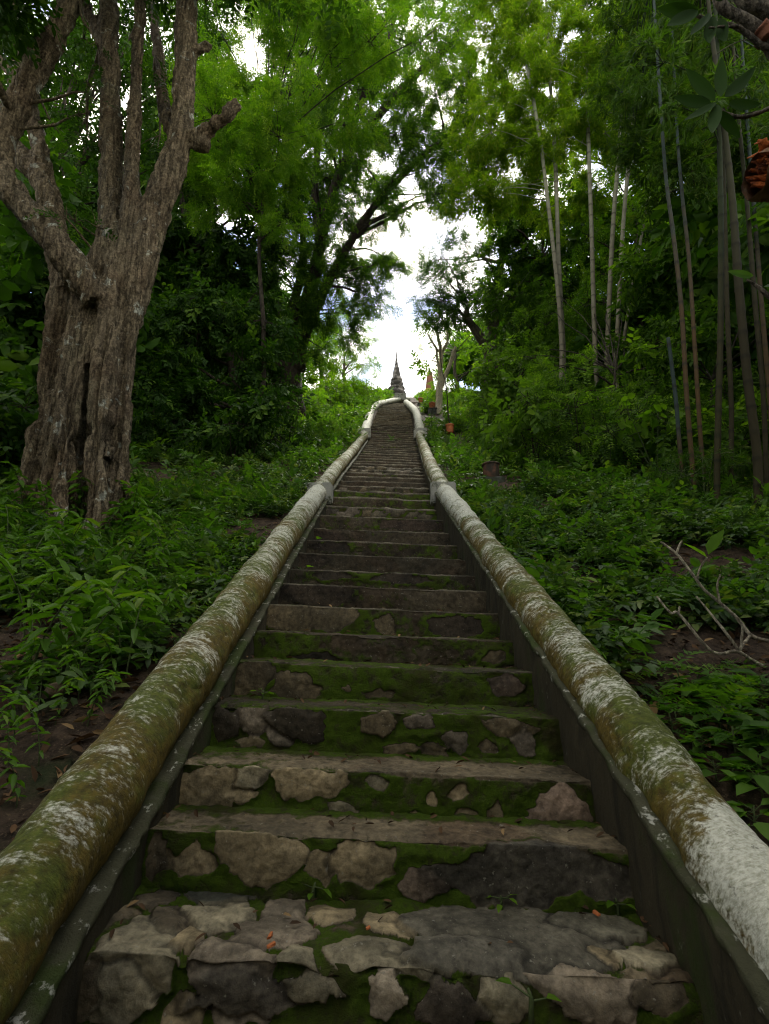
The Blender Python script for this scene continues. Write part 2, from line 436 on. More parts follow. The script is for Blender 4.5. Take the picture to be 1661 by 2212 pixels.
MOSSY = {1: .54, 2: .54, 3: .60, 4: .56, 5: .62, 6: .44, 7: .52, 8: .34, 9: .42, 10: .3, 11: .32, 12: .3, 13: .32, 14: .5, 15: .48, 16: .46}

def smooth01(t): t = np.clip(t, 0, 1); return t * t * (3 - 2 * t)

# all nosings: flight one as measured, upper flights evenly divided
Y1 = list(KEY[:N1, 1]); Z1 = list(KEY[:N1, 2])
def flight(ya, yb, n): return list(np.linspace(ya, yb, n + 1)[1:])
ystep = [KEY[0, 1] - .62, KEY[0, 1] - .33] + Y1
zstep = [KEY[0, 2] - .40, KEY[0, 2] - .20] + Z1
FLIGHT2 = flight(KEY[13, 1], 14.14, 19)
FLIGHT3 = flight(14.14, 29.4, 43)
for y in FLIGHT2 + FLIGHT3:
    ystep.append(y); zstep.append(float(zn(y)))
ystep = np.array(ystep); zstep = np.array(zstep)
K0 = 1                                                            # index of photo step 1 is 2 -> number = index - 1

stairway = thing('stone_stairway', (0, KEY[0, 1], KEY[0, 2]), 'long mossy stone stairway climbing straight up the wooded hill', 'stairway')
def build_step(k):
    num = k - 1
    y0, z0 = ystep[k], zstep[k]
    last = k + 1 >= len(ystep)
    y1 = ystep[k + 1] if not last else y0 + 1.6
    zb = zstep[k - 1] if k > 0 else z0 - .2
    h = z0 - zb + .03
    run = y1 - y0 + .05
    cen = xc(y0) if num >= 15 else np.interp(y0, KEY[:, 1], KEY[:, 0])
    hw = HW + .05
    res = .0042 if num <= 3 else .006 if num <= 6 else .012 if num < 14 else .03
    nx = int(2 * hw / res); nr = max(5, int(h / res)); nt = max(5, int(run / (res if num < 6 else res * 1.5)))
    u = np.linspace(-hw, hw, nx + 1)
    s = np.concatenate([np.linspace(-h, 0, nr + 1)[:-1], np.linspace(0, run, nt + 1)])
    U, S = np.meshgrid(u, s)
    U, S = U.ravel(), S.ravel()
    rise = S < 0
    X = U + cen
    base = np.stack([X, np.where(rise, y0, y0 + S), np.where(rise, z0 + S, z0)], 1)
    base[:, 2] += TILT * U
    # normal blends round the nosing
    t = smooth01((S + .02) / .04)
    nrm = np.stack([0 * U, -(1 - t), t], 1); nrm /= np.linalg.norm(nrm, axis=1)[:, None]
    q = np.stack([X, S, np.full_like(X, num * 3.1)], 1)
    wob = (fbm(q * 2.2, 21) - .5)
    warp = np.stack([fbm(q * 9 + 5, 31, 3) - .5, fbm(q * 9 + 55, 37, 3) - .5], 1) * .055 + np.stack([fbm(q * 34 + 15, 33, 3) - .5, fbm(q * 34 + 75, 39, 3) - .5], 1) * .022
    fine = fbm(q * 22, 41, 4) - .5
    disp = .020 * wob + .016 * fine + .006 * (fbm(q * 60, 43, 2) - .5)
    colr = np.tile(np.array(PLA), (len(U), 1)) * (.55 + .9 * fbm(q * 2.6 + 8, 51))[:, None]
    patch = smooth01((fbm(q * 3.1 + 70, 53) - .53) / .06)
    colr = colr * (1 - patch[:, None]) + np.array((.095, .070, .044)) * patch[:, None] * .9
    moss = np.full(len(U), MOSSY.get(num, .22 + .12 * math.sin(num * 2.3)))
    moss += .55 * (fbm(q * np.array([1.6, 3, 1]) + 17, 61) - .5)
    tread = S >= 0
    moss = np.where(tread, moss - .10 + (.46 * smooth01((S - run + .16) / .12)), moss)
    if num in (1, 2, 3): moss = np.where(tread & (S < run - .10), moss - .08, moss)
    moss = np.where(np.abs(S) < .012, moss - .14, moss)
    # stones
    done = np.zeros(len(U), bool)
    for si, (n_, face, sx, sy, rx, ry, cc, proud) in enumerate(STONES):
        if n_ != num: continue
        def hit(a, b):
            d = ray(a, b)
            if face == 'R':
                p = d * (y0 / d[1]); return np.array([p[0] - cen, p[2] - z0 - TILT * (p[0] - cen)])
            zz = z0
            for _ in range(3):
                p = d * (zz / d[2]); zz = z0 + TILT * (p[0] - cen)
            return np.array([p[0] - cen, p[1] - y0])
        cpt = hit(sx, sy)
        r1 = abs(hit(sx + rx, sy)[0] - cpt[0]); r2 = abs(hit(sx, sy - ry)[1] - cpt[1])
        rs = np.random.default_rng(500 + si)
        d = np.stack([U, S], 1) + warp - cpt
        d /= np.array([r1, r2])
        ang0 = rs.random() * 6.28
        m = np.zeros(len(U)) - 9
        ks = rs.integers(5, 8)
        for j in range(ks):
            a = ang0 + j / ks * 6.283 + rs.normal(0, .22)
            m = np.maximum(m, (d[:, 0] * math.cos(a) + d[:, 1] * math.sin(a)) / rs.uniform(.8, 1.12))
        rr = min(r1, r2)
        m = m / (1.12 if face == 'T' else 1.17)
        edge = (1 - m) * rr + .022 * (fbm(q * 26 + si, 77, 3) - .5)
        msk = smooth01(edge / .007)
        new = msk > 0
        prof = smooth01(edge / .030)
        tl = rs.normal(0, .10, 2)
        hgt = (proud / 2600.0) * prof * (1 + tl[0] * d[:, 0] + tl[1] * d[:, 1]) + (.012 * (fbm(q * 12 + si, 71, 3) - .5) + .008 * (fbm(q * 38 + si, 73, 3) - .5)) * msk
        gap = smooth01((edge + .03) / .028) * (1 - msk)
        disp = np.where(msk > .5, np.maximum(disp * .4, 0) + hgt, disp - .010 * gap * (proud > 6))
        tone = 1 + .25 * rs.normal() * .5
        vein = 1 + .5 * (fbm(q * np.array([7, 14, 1]) + si * 5, 81) - .5)
        cs = np.array(cc)[None, :] * tone * vein[:, None]
        colr = colr * (1 - msk[:, None]) + cs * msk[:, None]
        crev = np.exp(-((edge + .002) / .005) ** 2)
        colr = colr * (1 - .65 * crev[:, None])
        moss = moss * (1 - msk) + msk * (-.02 + .16 * (1 - prof) + .5 * (fbm(q * 5 + si * 3, 83, 4) - .5)) + .16 * gap
        done |= msk > .5
    if num in (1, 2, 3, 4):
        moss = np.where(~done & ~tread, moss + .06, moss)
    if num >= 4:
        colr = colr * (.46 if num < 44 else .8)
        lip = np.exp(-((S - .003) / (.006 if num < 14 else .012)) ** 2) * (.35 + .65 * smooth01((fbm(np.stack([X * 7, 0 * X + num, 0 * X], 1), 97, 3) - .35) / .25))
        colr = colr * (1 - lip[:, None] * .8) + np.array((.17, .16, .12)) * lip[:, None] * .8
        moss = moss - .12 * lip
    if num == 1:
        disp += .020 * (fbm(q * np.array([2.6, 3.4, 1]) + 3, 99, 3) - .5)
        disp -= .022 * smooth01((fbm(q * np.array([3.1, 4, 1]) + 31, 98, 3) - .5) / .15) * np.exp(-(S / .03) ** 2)
    # chipped nosing
    chip = smooth01((fbm(np.stack([X * 3.3, 0 * X + num, 0 * X], 1), 91, 4) - .56) / .12) * np.exp(-(S / .035) ** 2)
    disp -= .016 * chip
    # moss is a soft cushion
    disp += .006 * smooth01((moss - .4) / .3) + .006 * smooth01((moss - .4) / .3) * (fbm(q * 40, 95, 2) - .5)
    V = base + nrm * disp[:, None]
    n = nx + 1
    i = (np.arange(len(s) - 1)[:, None] * n + np.arange(nx)[None, :]).ravel()
    Fq = np.stack([i, i + 1, i + n + 1, i + n], 1)
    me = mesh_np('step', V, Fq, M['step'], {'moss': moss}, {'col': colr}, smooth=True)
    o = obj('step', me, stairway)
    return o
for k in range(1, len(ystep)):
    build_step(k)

# ------------------------------------------------------------------ balustrades
nb = NT('mossy_lime_plaster')
uv = nb.attr('along').outputs['Fac']; vv = nb.attr('around').outputs['Fac']; bare = nb.attr('bare').outputs['Fac']
cmb = nb.n('ShaderNodeCombineXYZ', inp={0: uv, 1: vv, 2: 0.0}).outputs[0]
st = nb.n('ShaderNodeMapping', inp={'Vector': cmb, 'Scale': (34, 5.5, 1)}).outputs[0]
st2 = nb.n('ShaderNodeMapping', inp={'Vector': cmb, 'Scale': (5, 2.0, 1)}).outputs[0]
st3 = nb.n('ShaderNodeMapping', inp={'Vector': cmb, 'Scale': (100, 34, 1)}).outputs[0]
streak = nb.noise(1, 6, .66, st, .5)
blot = nb.noise(1, 5, .6, st2, .3)
grain = nb.noise(1, 6, .7, st3)
v = nb.obj_vec()
brown = nb.mix(nb.noise(7, 5, .6, v), (.040, .031, .005), (.115, .080, .010))
green = nb.mix(grain, (.026, .038, .003), (.092, .108, .012))
c = nb.mix(nb.step(nb.math('ADD', nb.noise(4.2, 6, .7, v), nb.math('MULTIPLY', nb.math('SINE', nb.math('MULTIPLY', vv, 6.2832)), .13)), .49, .68), brown, green)
c = nb.mix(1.0, c, nb.ramp(nb.noise(38, 6, .75, v), [(.32, (.45, .45, .45)), (.68, (1.6, 1.6, 1.6))]), 'MULTIPLY')
white = nb.mix(nb.step(grain, .25, .7), (.24, .24, .17), (.60, .60, .52))
wf = nb.math('ADD', nb.math('ADD', nb.math('MULTIPLY', streak, .56), nb.math('MULTIPLY', blot, .50)), nb.math('ADD', nb.math('MULTIPLY', grain, .54), bare))
c = nb.mix(nb.step(wf, .765, .97), c, white)
c = nb.mix(nb.math('MULTIPLY', nb.step(nb.noise(55, 4, .7, v), .60, .70), .6), c, (.035, .033, .018))
hb = nb.math('ADD', nb.math('MULTIPLY', grain, .8), nb.math('MULTIPLY', streak, .7))
M['plaster'] = nb.done(nb.pbr(c, .8, nb.bump(hb, .75, .012), .25))

nw = NT('stained_wall_plaster')
v = nw.obj_vec()
c = nw.mix(nw.noise(4.5, 8, .72, v), (.010, .009, .005), (.058, .048, .026))
c = nw.mix(nw.math('MULTIPLY', nw.step(nw.noise(3, 6, .7, nw.obj_vec(5, 5, .6)), .5, .62), .7), c, (.010, .010, .006))
c = nw.mix(nw.step(nw.noise(5, 6, .7, nw.obj_vec(1, 1, .35)), .54, .68), c, (.024, .034, .007))
c = nw.mix(nw.math('MULTIPLY', nw.step(nw.noise(30, 5, .7, nw.obj_vec(1, 1, .4)), .66, .72), .6), c, (.22, .22, .19))
M['wall'] = nw.done(nw.pbr(c, .85, nw.bump(nw.noise(40, 7, .75, v), .7, .01), .25))
nl = NT('weathered_ledge')
v = nl.obj_vec()
c = nl.mix(nl.noise(16, 6, .7, v), (.020, .023, .009), (.075, .072, .042))
c = nl.mix(nl.step(nl.noise(5, 5, .65, v), .48, .62), c, (.030, .044, .008))
c = nl.mix(nl.math('MULTIPLY', nl.step(nl.noise(24, 6, .72, v), .57, .64), .8), c, (.40, .40, .35))
M['ledge'] = nl.done(nl.pbr(c, .85, nl.bump(nl.noise(60, 6, .75, v), .8, .01), .25))
nbk = NT('weathered_block')
v = nbk.obj_vec()
c = nbk.mix(nbk.noise(14, 6, .7, v), (.13, .13, .11), (.33, .33, .29))
c = nbk.mix(nbk.step(nbk.noise(6, 6, .7, v), .55, .68), c, (.035, .042, .018))
M['block'] = nbk.done(nbk.pbr(c, .85, nbk.bump(nbk.noise(60, 6, .75, v), .7, .01), .25))

# right rail and left rail centre lines (x, y) read from the photograph on the upper flight, parallel to the steps below
YP1 = 6.45; YP2 = 14.3
LX_Y = [-2, 6.4, 8.4, 10.56, 14.1, 14.7, 18.1, 21.4, 25.1, 27.6, 29.6, 30.6, 31.0]
LX_X = [-.803 + .02, -.803 - .07, -.83, -.75, -.62, -.62, -.62, -.60, -.36, .05, .55, .95, 1.75]
RX_Y = [-2, 6.4, 8.4, 10.56, 14.1, 14.7, 18.1, 20.4, 23.5, 26.9, 28.2]
RX_X = [.857 + .02, .857 - .07, .82, .92, 1.05, 1.12, 1.30, 1.36, 1.32, 1.25, 1.2]
LXI = np.stack([LX_X, LX_Y], 1)
def rail_path(side, ya, yb, n):
    if side < 0:
        y = np.linspace(ya, yb, n); x = np.interp(y, LX_Y, LX_X)
    else:
        y = np.linspace(ya, yb, n); x = np.interp(y, RX_Y, RX_X)
    ker = np.ones(9) / 9
    if n > 20:
        xp = np.pad(x, 4, mode='reflect', reflect_type='odd'); x = np.convolve(xp, ker, 'valid')
    return x, y
def rail_z(side, y):
    return zn(y) + (.175 if side < 0 else .185)
def build_rail(parent, side, ya, yb, R, num, step):
    L = (yb - ya) * 1.14
    n = int(L / step)
    x, y = rail_path(side, ya, yb, n)
    z = rail_z(side, y)
    # far flight undulates slightly like a body
    P = np.stack([x, y, z], 1)
    ker = np.ones(7) / 7
    P[:, 2] = np.convolve(np.pad(P[:, 2], 3, mode='reflect', reflect_type='odd'), ker, 'valid')
    seg = 72 if num == 1 else 40 if num == 2 else 24
    T, A, B = frames(P)
    side_v = np.array([1.0, 0, 0])
    A = side_v - T * (T @ side_v)[:, None]; A /= np.linalg.norm(A, axis=1)[:, None]
    B = np.cross(A, T); B = np.where(B[:, 2:3] < 0, -B, B)
    th = np.arange(seg + 1) / seg * 2 * np.pi - np.pi / 2
    s = np.concatenate([[0], np.cumsum(np.linalg.norm(np.diff(P, axis=0), axis=1))])
    Rr = np.full(n, R)
    Rr *= 1 + .035 * np.sin(s * 2.1 + num) + .02 * np.sin(s * 5.3)
    end = np.minimum(s, s[-1] - s)
    Rr *= np.sqrt(np.clip(1 - (1 - np.clip(end / (R * .9), 0, 1)) ** 2, .02, 1))
    V = P[:, None, :] + Rr[:, None, None] * (np.cos(th)[None, :, None] * A[:, None, :] + np.sin(th)[None, :, None] * B[:, None, :])
    nrm = (np.cos(th)[None, :, None] * A[:, None, :] + np.sin(th)[None, :, None] * B[:, None, :]).reshape(-1, 3)
    V = V.reshape(-1, 3)
    V += nrm * ((fbm(V * 5 + num, 7 + side, 4) - .5) * .040 + (fbm(V * 26, 9 + side, 3) - .5) * .014)[:, None]
    crk = np.abs(fbm(V * 3.3 + 60, 12, 4) - .5)
    V -= nrm * (.010 * np.exp(-(crk / .006) ** 2) * (fbm(V * .9 + 4, 14, 2) > .52))[:, None]
    along = np.repeat(s + 20 * num + (50 if side > 0 else 0), seg + 1); around = np.tile(th / (2 * np.pi), n)
    yv = np.repeat(y, seg + 1)
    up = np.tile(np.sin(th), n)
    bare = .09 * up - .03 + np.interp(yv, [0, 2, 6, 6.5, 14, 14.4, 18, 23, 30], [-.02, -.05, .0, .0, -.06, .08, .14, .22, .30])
    if side > 0:   # big limewashed bare stretch at the foot of the right rail, paler crown further up
        edge_ = .10 * (fbm(V * 9, 4) - .5)
        bare += .85 * smooth01((1.50 + edge_ * 3 - yv) / .16) * smooth01((np.tile(np.cos(th), n) + 1.2) / .7)
        bare += .12 * smooth01((yv - 4.2) / 1.2) * (yv < 6.5)
    else:
        bare += -.02 * smooth01((3.2 - yv) / 1.5) + .10 * smooth01((yv - 4.3) / 1.5) * (yv < 6.5)
        bare -= .08 * smooth01((yv - 12.6) / .8) * (yv < 14.3)
    m = seg + 1
    i = (np.arange(n - 1)[:, None] * m + np.arange(seg)[None, :]).ravel()
    Fq = np.stack([i, i + 1, i + m + 1, i + m], 1)
    me = mesh_np('rail', V, Fq, M['plaster'], {'along': along, 'around': around, 'bare': bare}, smooth=True)
    o = obj('rail', me, parent)
    return o
def build_kerb(parent, side, ya, yb, num):
    """wall face under the rail (dark) and the ledge (pale) it carries."""
    n = int((yb - ya) / (.02 if num == 1 else .06))
    y = np.linspace(ya, yb, n)
    xr, _ = rail_path(side, ya, yb, n)
    xin = xr + (.125 if side < 0 else -.125)
    xout = xr + (-.09 if side < 0 else .09)
    top = zn(y) + (.065 if side < 0 else .165)
    w = (fbm(np.stack([y * 3, y * 0 + side, y * 0], 1), 15) - .5)
    xin_l = xin + .010 * w
    # ledge cross-section: overhanging strip 45 mm thick
    def strip(rows, name, mat):
        Rw = np.stack(rows, 1)                    # n x k x 3
        k = Rw.shape[1]
        V = Rw.reshape(-1, 3)
        V = V + ((np.stack([fbm(V * 14 + 3, 16, 3), fbm(V * 14 + 33, 17, 3), fbm(V * 14 + 63, 18, 3)], 1) - .5) * .022 + (np.stack([fbm(V * 40 + 3 + 30 * q_, 46 + q_, 2) for q_ in range(3)], 1) - .5) * .010)
        i = (np.arange(n - 1)[:, None] * k + np.arange(k - 1)[None, :]).ravel()
        Fq = np.stack([i, i + 1, i + k + 1, i + k], 1)
        return obj(name, mesh_np(name, V, Fq, mat, smooth=(name == 'wall')), parent)
    t = .032
    sg = 1 if side < 0 else -1
    e = .012
    P = lambda x, z: np.stack([x, y, z], 1)
    strip([P(xout, top - t), P(xout, top - .004), P(xr, top + .004), P(xin_l - sg * .03, top + .003), P(xin_l - sg * .004, top), P(xin_l, top - .006), P(xin_l, top - t * .6), P(xin_l - sg * .004, top - t), P(xin_l - sg * .03, top - t - .004)], 'ledge', M['ledge'])
    xw = xin - sg * .016
    rows = [P(xw, top - t + .002 - f) for f in np.linspace(0, .62, 14)]
    strip(rows, 'wall', M['wall'])
    strip([P(xout + sg * .02, top - t + .003), P(xout + sg * .02, top - .2), P(xout + sg * .02, top - .5)], 'wall', M['wall'])

def post(parent, side, y, w, hgt, dp, dz):
    x = np.interp(y, LX_Y, LX_X) if side < 0 else np.interp(y, RX_Y, RX_X)
    z = rail_z(side, y)
    mb = MB()
    nn = 10
    # bevelled slab with worn edges, built as a displaced box grid
    me = bpy.data.meshes.new('tmp')
    import bmesh
    bm = bmesh.new()
    bmesh.ops.create_cube(bm, size=1.0)
    bmesh.ops.scale(bm, vec=(w, dp, hgt), verts=bm.verts)
    bmesh.ops.bevel(bm, geom=bm.edges[:], offset=.018, segments=2, affect='EDGES')
    bmesh.ops.subdivide_edges(bm, edges=bm.edges[:], cuts=3, use_grid_fill=True)
    V = np.array([v.co[:] for v in bm.verts]) + np.array([x, y, z + dz])
    V += (np.stack([fbm(V * 9 + k * 20, 19 + k, 3) for k in range(3)], 1) - .5) * .03
    for v_, c_ in zip(bm.verts, V): v_.co = c_
    bm.to_mesh(me); bm.free()
    me.materials.append(M['block'])
    obj('post_block', me, parent)

for side, nm in ((-1, 'left'), (1, 'right')):
    bl = thing('stair_balustrade', (np.interp(1.4, LX_Y if side < 0 else RX_Y, LX_X if side < 0 else RX_X), 1.4, float(zn(1.4))),
               'low wall with fat mossy rail along the left edge of the stairs' if side < 0 else
               'low wall with fat mossy rail, white at its foot, right of the stairs', 'balustrade')
    build_rail(bl, side, -.2, YP1 - .02, .113 if side < 0 else .104, 1, .014)
    build_rail(bl, side, YP1 + .02, YP2 - .05, .113, 2, .025)
    build_rail(bl, side, YP2 + .02, 31.0 if side < 0 else 27.0, .15, 3, .05)
    build_kerb(bl, side, -.6, YP1 + .1, 1)
    build_kerb(bl, side, YP1 + .1, YP2 + .1, 2)
    build_kerb(bl, side, YP2 + .1, 30.6 if side < 0 else 26.9, 3)
    post(bl, side, YP1 + .12, .34, .30, .20, -.075)
    post(bl, side, YP2 + .2, .40, .34, .24, .02)
    if side < 0: post(bl, side, 30.65, .75, .5, .4, .14)
# ------------------------------------------------------------------ leaf sprays
def leaf_quad(b, d, nrm, L, W):
    s = np.cross(nrm, d)
    return np.array([b, b + d * L * .45 + s * W * .5, b + d * L, b + d * L * .45 - s * W * .5])
def proto_pinnate(pairs=7, L=.26, ll=.06, lw=.02, seed=0, droop=.25):
    r = np.random.default_rng(seed); V = []
    for i in range(pairs):
        t = (i + .6) / pairs
        b = np.array([t * L, 0, -droop * L * t * t])
        env = .55 + .45 * math.sin(math.pi * min(1, .15 + t * .85))
        for s in (-1, 1):
            a = math.radians(58 + r.normal(0, 8))
            d = np.array([math.cos(a), s * math.sin(a), r.normal(-.1, .2)]); d /= np.linalg.norm(d)
            n = np.array([r.normal(0, .25), r.normal(0, .25), 1]); n -= d * (n @ d); n /= np.linalg.norm(n)
            V.append(leaf_quad(b, d, n, ll * env * r.uniform(.85, 1.15), lw * r.uniform(.85, 1.15)))
    V = np.concatenate(V)
    return V, np.arange(len(V)).reshape(-1, 4)
def proto_fan(n=6, L=.08, ll=.14, lw=.018, seed=0):
    r = np.random.default_rng(seed); V = []
    for i in range(n):
        b = np.array([r.uniform(0, L), 0, 0])
        a = r.normal(0, .75)
        d = np.array([math.cos(a), math.sin(a), r.normal(-.35, .3)]); d /= np.linalg.norm(d)
        nn = np.array([r.normal(0, .4), r.normal(0, .4), 1]); nn -= d * (nn @ d); nn /= np.linalg.norm(nn)
        V.append(leaf_quad(b, d, nn, ll * r.uniform(.7, 1.2), lw))
    V = np.concatenate(V)
    return V, np.arange(len(V)).reshape(-1, 4)
def leaf6(b, d, n, L, W, fold=.25, bend=.2):
    s = np.cross(n, d)
    mid = lambda t, w, k: b + d * L * t + s * W * w + n * (fold * W * abs(w) - bend * L * t * t)
    return np.array([mid(0, 0, 0), mid(.28, .46, 0), mid(.66, .40, 0), mid(1, 0, 0), mid(.66, -.40, 0), mid(.28, -.46, 0)])
F6 = np.array([[0, 3, 2, 1], [0, 5, 4, 3]])
def proto_broad(n=6, L=.2, ll=.10, lw=.045, seed=0, spread=60, droop=-.2):
    r = np.random.default_rng(seed); V, Fq = [], []
    for i in range(n):
        t = (i + .5) / n
        b = np.array([t * L, 0, -.1 * L * t])
        s = -1 if i % 2 else 1
        a = math.radians(spread * (1 - .5 * t) + r.normal(0, 12)) * s
        d = np.array([math.cos(a), math.sin(a), r.normal(droop, .22)]); d /= np.linalg.norm(d)
        nn = np.array([r.normal(0, .3), r.normal(0, .3), 1]); nn -= d * (nn @ d); nn /= np.linalg.norm(nn)
        Fq.append(F6 + 6 * i); V.append(leaf6(b, d, nn, ll * r.uniform(.75, 1.2), lw * r.uniform(.85, 1.15)))
    return np.concatenate(V), np.concatenate(Fq)
PIN = [proto_pinnate(7, .26, .062, .021, k) for k in range(5)]
PIN_FAR = [proto_pinnate(6, .42, .13, .05, 20 + k) for k in range(5)]
FAN = [proto_fan(7, .10, .15, .019, k) for k in range(5)]
FAN_FAR = [proto_fan(7, .16, .24, .030, 9 + k) for k in range(5)]
BRD = [proto_broad(6, .22, .105, .050, k) for k in range(5)]
BRD_FAR = [proto_broad(6, .36, .19, .10, 30 + k) for k in range(5)]

def sprays(protos, pos, dirs, scale, rng, tilt=.5, rnd=None):
    """instances of the prototype sprays, returned as arrays."""
    n = len(pos)
    if n == 0: return None
    d = dirs / (np.linalg.norm(dirs, axis=1)[:, None] + 1e-9)
    up = np.tile([0, 0, 1.0], (n, 1)) + rng.normal(0, tilt, (n, 3))
    z = up - d * np.sum(up * d, 1)[:, None]; z /= np.linalg.norm(z, axis=1)[:, None] + 1e-9
    y = np.cross(z, d)
    Rm = np.stack([d, y, z], 1)                   # rows are axes
    pick = rng.integers(0, len(protos), n)
    sc = scale * rng.uniform(.7, 1.25, n)
    if rnd is None: rnd = rng.random(n)
    Vs, Fs, A, off = [], [], [], 0
    for k, (pv, pf) in enumerate(protos):
        m = np.where(pick == k)[0]
        if len(m) == 0: continue
        V = np.einsum('vk,mkj->mvj', pv, Rm[m]) * sc[m][:, None, None] + pos[m][:, None, :]
        a = np.repeat(rnd[m], len(pv)).reshape(len(m), -1)
        nv = len(pv) // (4 if pf.shape[0] * 4 == len(pv) else 6)
        lj = np.repeat(rng.normal(0, .12, (len(m), nv)), len(pv) // nv, axis=1)
        Fs.append((pf[None] + (np.arange(len(m)) * len(pv))[:, None, None]).reshape(-1, pf.shape[1]) + off)
        Vs.append(V.reshape(-1, 3)); A.append(np.clip(a + lj, 0, 1).ravel()); off += V.shape[0] * V.shape[1]
    return np.concatenate(Vs), np.concatenate(Fs), np.concatenate(A)

def unit(n, rng):
    v = rng.normal(0, 1, (n, 3)); return v / np.linalg.norm(v, axis=1)[:, None]

def clump_sprays(c, r, dens, rng, protos, scale, flat=.75, droop=.35, subs=7, start=None, twigs=None):
    """sprays along curved sub-branches that run out from the clump's heart."""
    tips = unit(subs, rng) * np.array([1, 1, flat]) * r * rng.uniform(.75, 1.15, (subs, 1))
    n = max(6, int(dens * r * r))
    b = rng.integers(0, subs, n)
    t = np.sqrt(rng.uniform(.04, 1.1, n))
    org = c if start is None else c + (start - c) * .12
    p = org + (c + tips[b] - org) * t[:, None]
    p += unit(n, rng) * r * (.10 + .22 * rng.random((n, 1)))
    p[:, 2] -= droop * .25 * r * t * t
    d = tips[b] / r * .7 + rng.normal(0, .55, (n, 3)); d[:, 2] -= droop
    if twigs is not None:
        for k in range(subs):
            tt = np.linspace(0, 1, 5)[:, None]
            q = org + (c + tips[k] - org) * tt; q[:, 2] -= (droop * .25 * r * tt * tt)[:, 0]
            q += rng.normal(0, .03 * r, q.shape) * tt
            add_tube(twigs, q, np.linspace(.014, .004, 5) * max(r, .5) , 4, False)
    return sprays(protos, p, d, scale, rng)

def fill(n, x0, x1, y0, y1, ya, yb, ra, rb, seed=0):
    """n clump spots spread evenly over a stretch of the view, each at its own depth."""
    r = np.random.default_rng(1000 + seed); pts = []
    for _ in range(n):
        best = None
        for _ in range(12):
            q = np.array([r.uniform(x0, x1), r.uniform(y0, y1)])
            dd = min([np.hypot(*(q - p)) for p in pts], default=1e9)
            if best is None or dd > best[0]: best = (dd, q)
        pts.append(best[1])
    return [(at(q[0], q[1], r.uniform(ya, yb)), r.uniform(ra, rb)) for q in pts]

def join_arrays(parts):
    V, F, A, off = [], [], [], 0
    for p in parts:
        if p is None: continue
        V.append(p[0]); F.append(p[1] + off); A.append(p[2]); off += len(p[0])
    return np.concatenate(V), np.concatenate(F), np.concatenate(A)

NQ = [0]
def crown_obj(parts, mat, parent, name='crown'):
    V, Fq, A = join_arrays(parts)
    NQ[0] += len(Fq)
    return obj(name, mesh_np(name, V, Fq, mat, {'rnd': A}), parent)

def branch_to(limbpts, c, rng):
    """where a branch to c leaves the limbs (lower attach points preferred)."""
    d = np.linalg.norm(limbpts - c, axis=1) + 1.2 * np.clip(limbpts[:, 2] - c[2] + .3, 0, None)
    return limbpts[np.argmin(d)]

def make_tree(name, label, limbs, clumps, leaf, bark, protos, dens=300, scale=1.0, droop=.35, flat=.75, cat='tree', group=None,
              seed=0, trunk=True, part=('trunk', 'crown'), subs=7, seg=9, gnarl=.05, twig=True):
    rng = np.random.default_rng(seed + 77)
    base = limbs[0][0][0]
    root = thing(name, base, label, cat, group)
    mb = MB(); pts = []
    for P, R in limbs:
        n = max(6, int(len(P) * 5))
        Q = smooth_path(np.column_stack([P, R]), n)
        S, Rr = Q[:, :3], np.clip(Q[:, 3], .004, None)
        S = S + (np.stack([fbm(S * 1.3 + 30 * k + seed, 5 + k, 3) for k in range(3)], 1) - .5) * gnarl * 4 * np.linspace(0, 1, n)[:, None].clip(0, .6)
        V, Fq, Ft = tube(S, Rr, seg)
        V = V + (np.stack([fbm(V * 4 + k * 9, 3 + k, 3) for k in range(3)], 1) - .5) * np.append(np.repeat(Rr, seg), [Rr[0], Rr[-1]])[:, None] * .5
        k = mb.n
        mb.V.append(V); mb.F.setdefault(4, []).append(Fq + k); mb.F.setdefault(3, []).append(Ft + k); mb.A.append(np.zeros(len(V))); mb.n += len(V)
        pts.append(np.column_stack([S, Rr])[n // 3:])
    pts = np.concatenate(pts)
    parts = []
    for c, r in clumps:
        s = branch_to(pts[:, :3], c, rng)
        L = np.linalg.norm(c - s)
        if L > .05:
            tt = np.linspace(0, 1, 8)[:, None]
            q = s + (c - s) * tt
            q[:, 2] += (np.sin(tt * np.pi) * L * .10)[:, 0]
            q += (np.stack([fbm(q * 1.5 + 11 * k, 25 + k, 3) for k in range(3)], 1) - .5) * .22 * min(L, 2.5) * np.sin(tt * np.pi)
            rb = min(.03 + .012 * L, pts[np.argmin(np.linalg.norm(pts[:, :3] - s, axis=1)), 3] * .7)
            add_tube(mb, q, np.linspace(max(rb, .012), .012 * max(r, .5), 8), 6, False)
        parts.append(clump_sprays(c, r, dens, rng, protos, scale, flat, droop, subs, s, mb if twig else None))
    if trunk: obj(part[0], mb.mesh(part[0], bark, True), root)
    crown_obj(parts, leaf, root, part[1])
    return root
def L_(spec):
    """limb from (X, Y, y, r_px) rows read off the photograph."""
    P = np.array([at(a, b, y) for a, b, y, r in spec]); R = np.array([px(r, a, b, y) for a, b, y, r in spec])
    return P, R
def down(P, R, d=.6, k=1.15):
    """carry a limb's foot below the ground."""
    g = P[0].copy(); g[2] = ground(g[0], g[1])[0] - d
    return np.vstack([g, P]), np.concatenate([[R[0] * k], R])

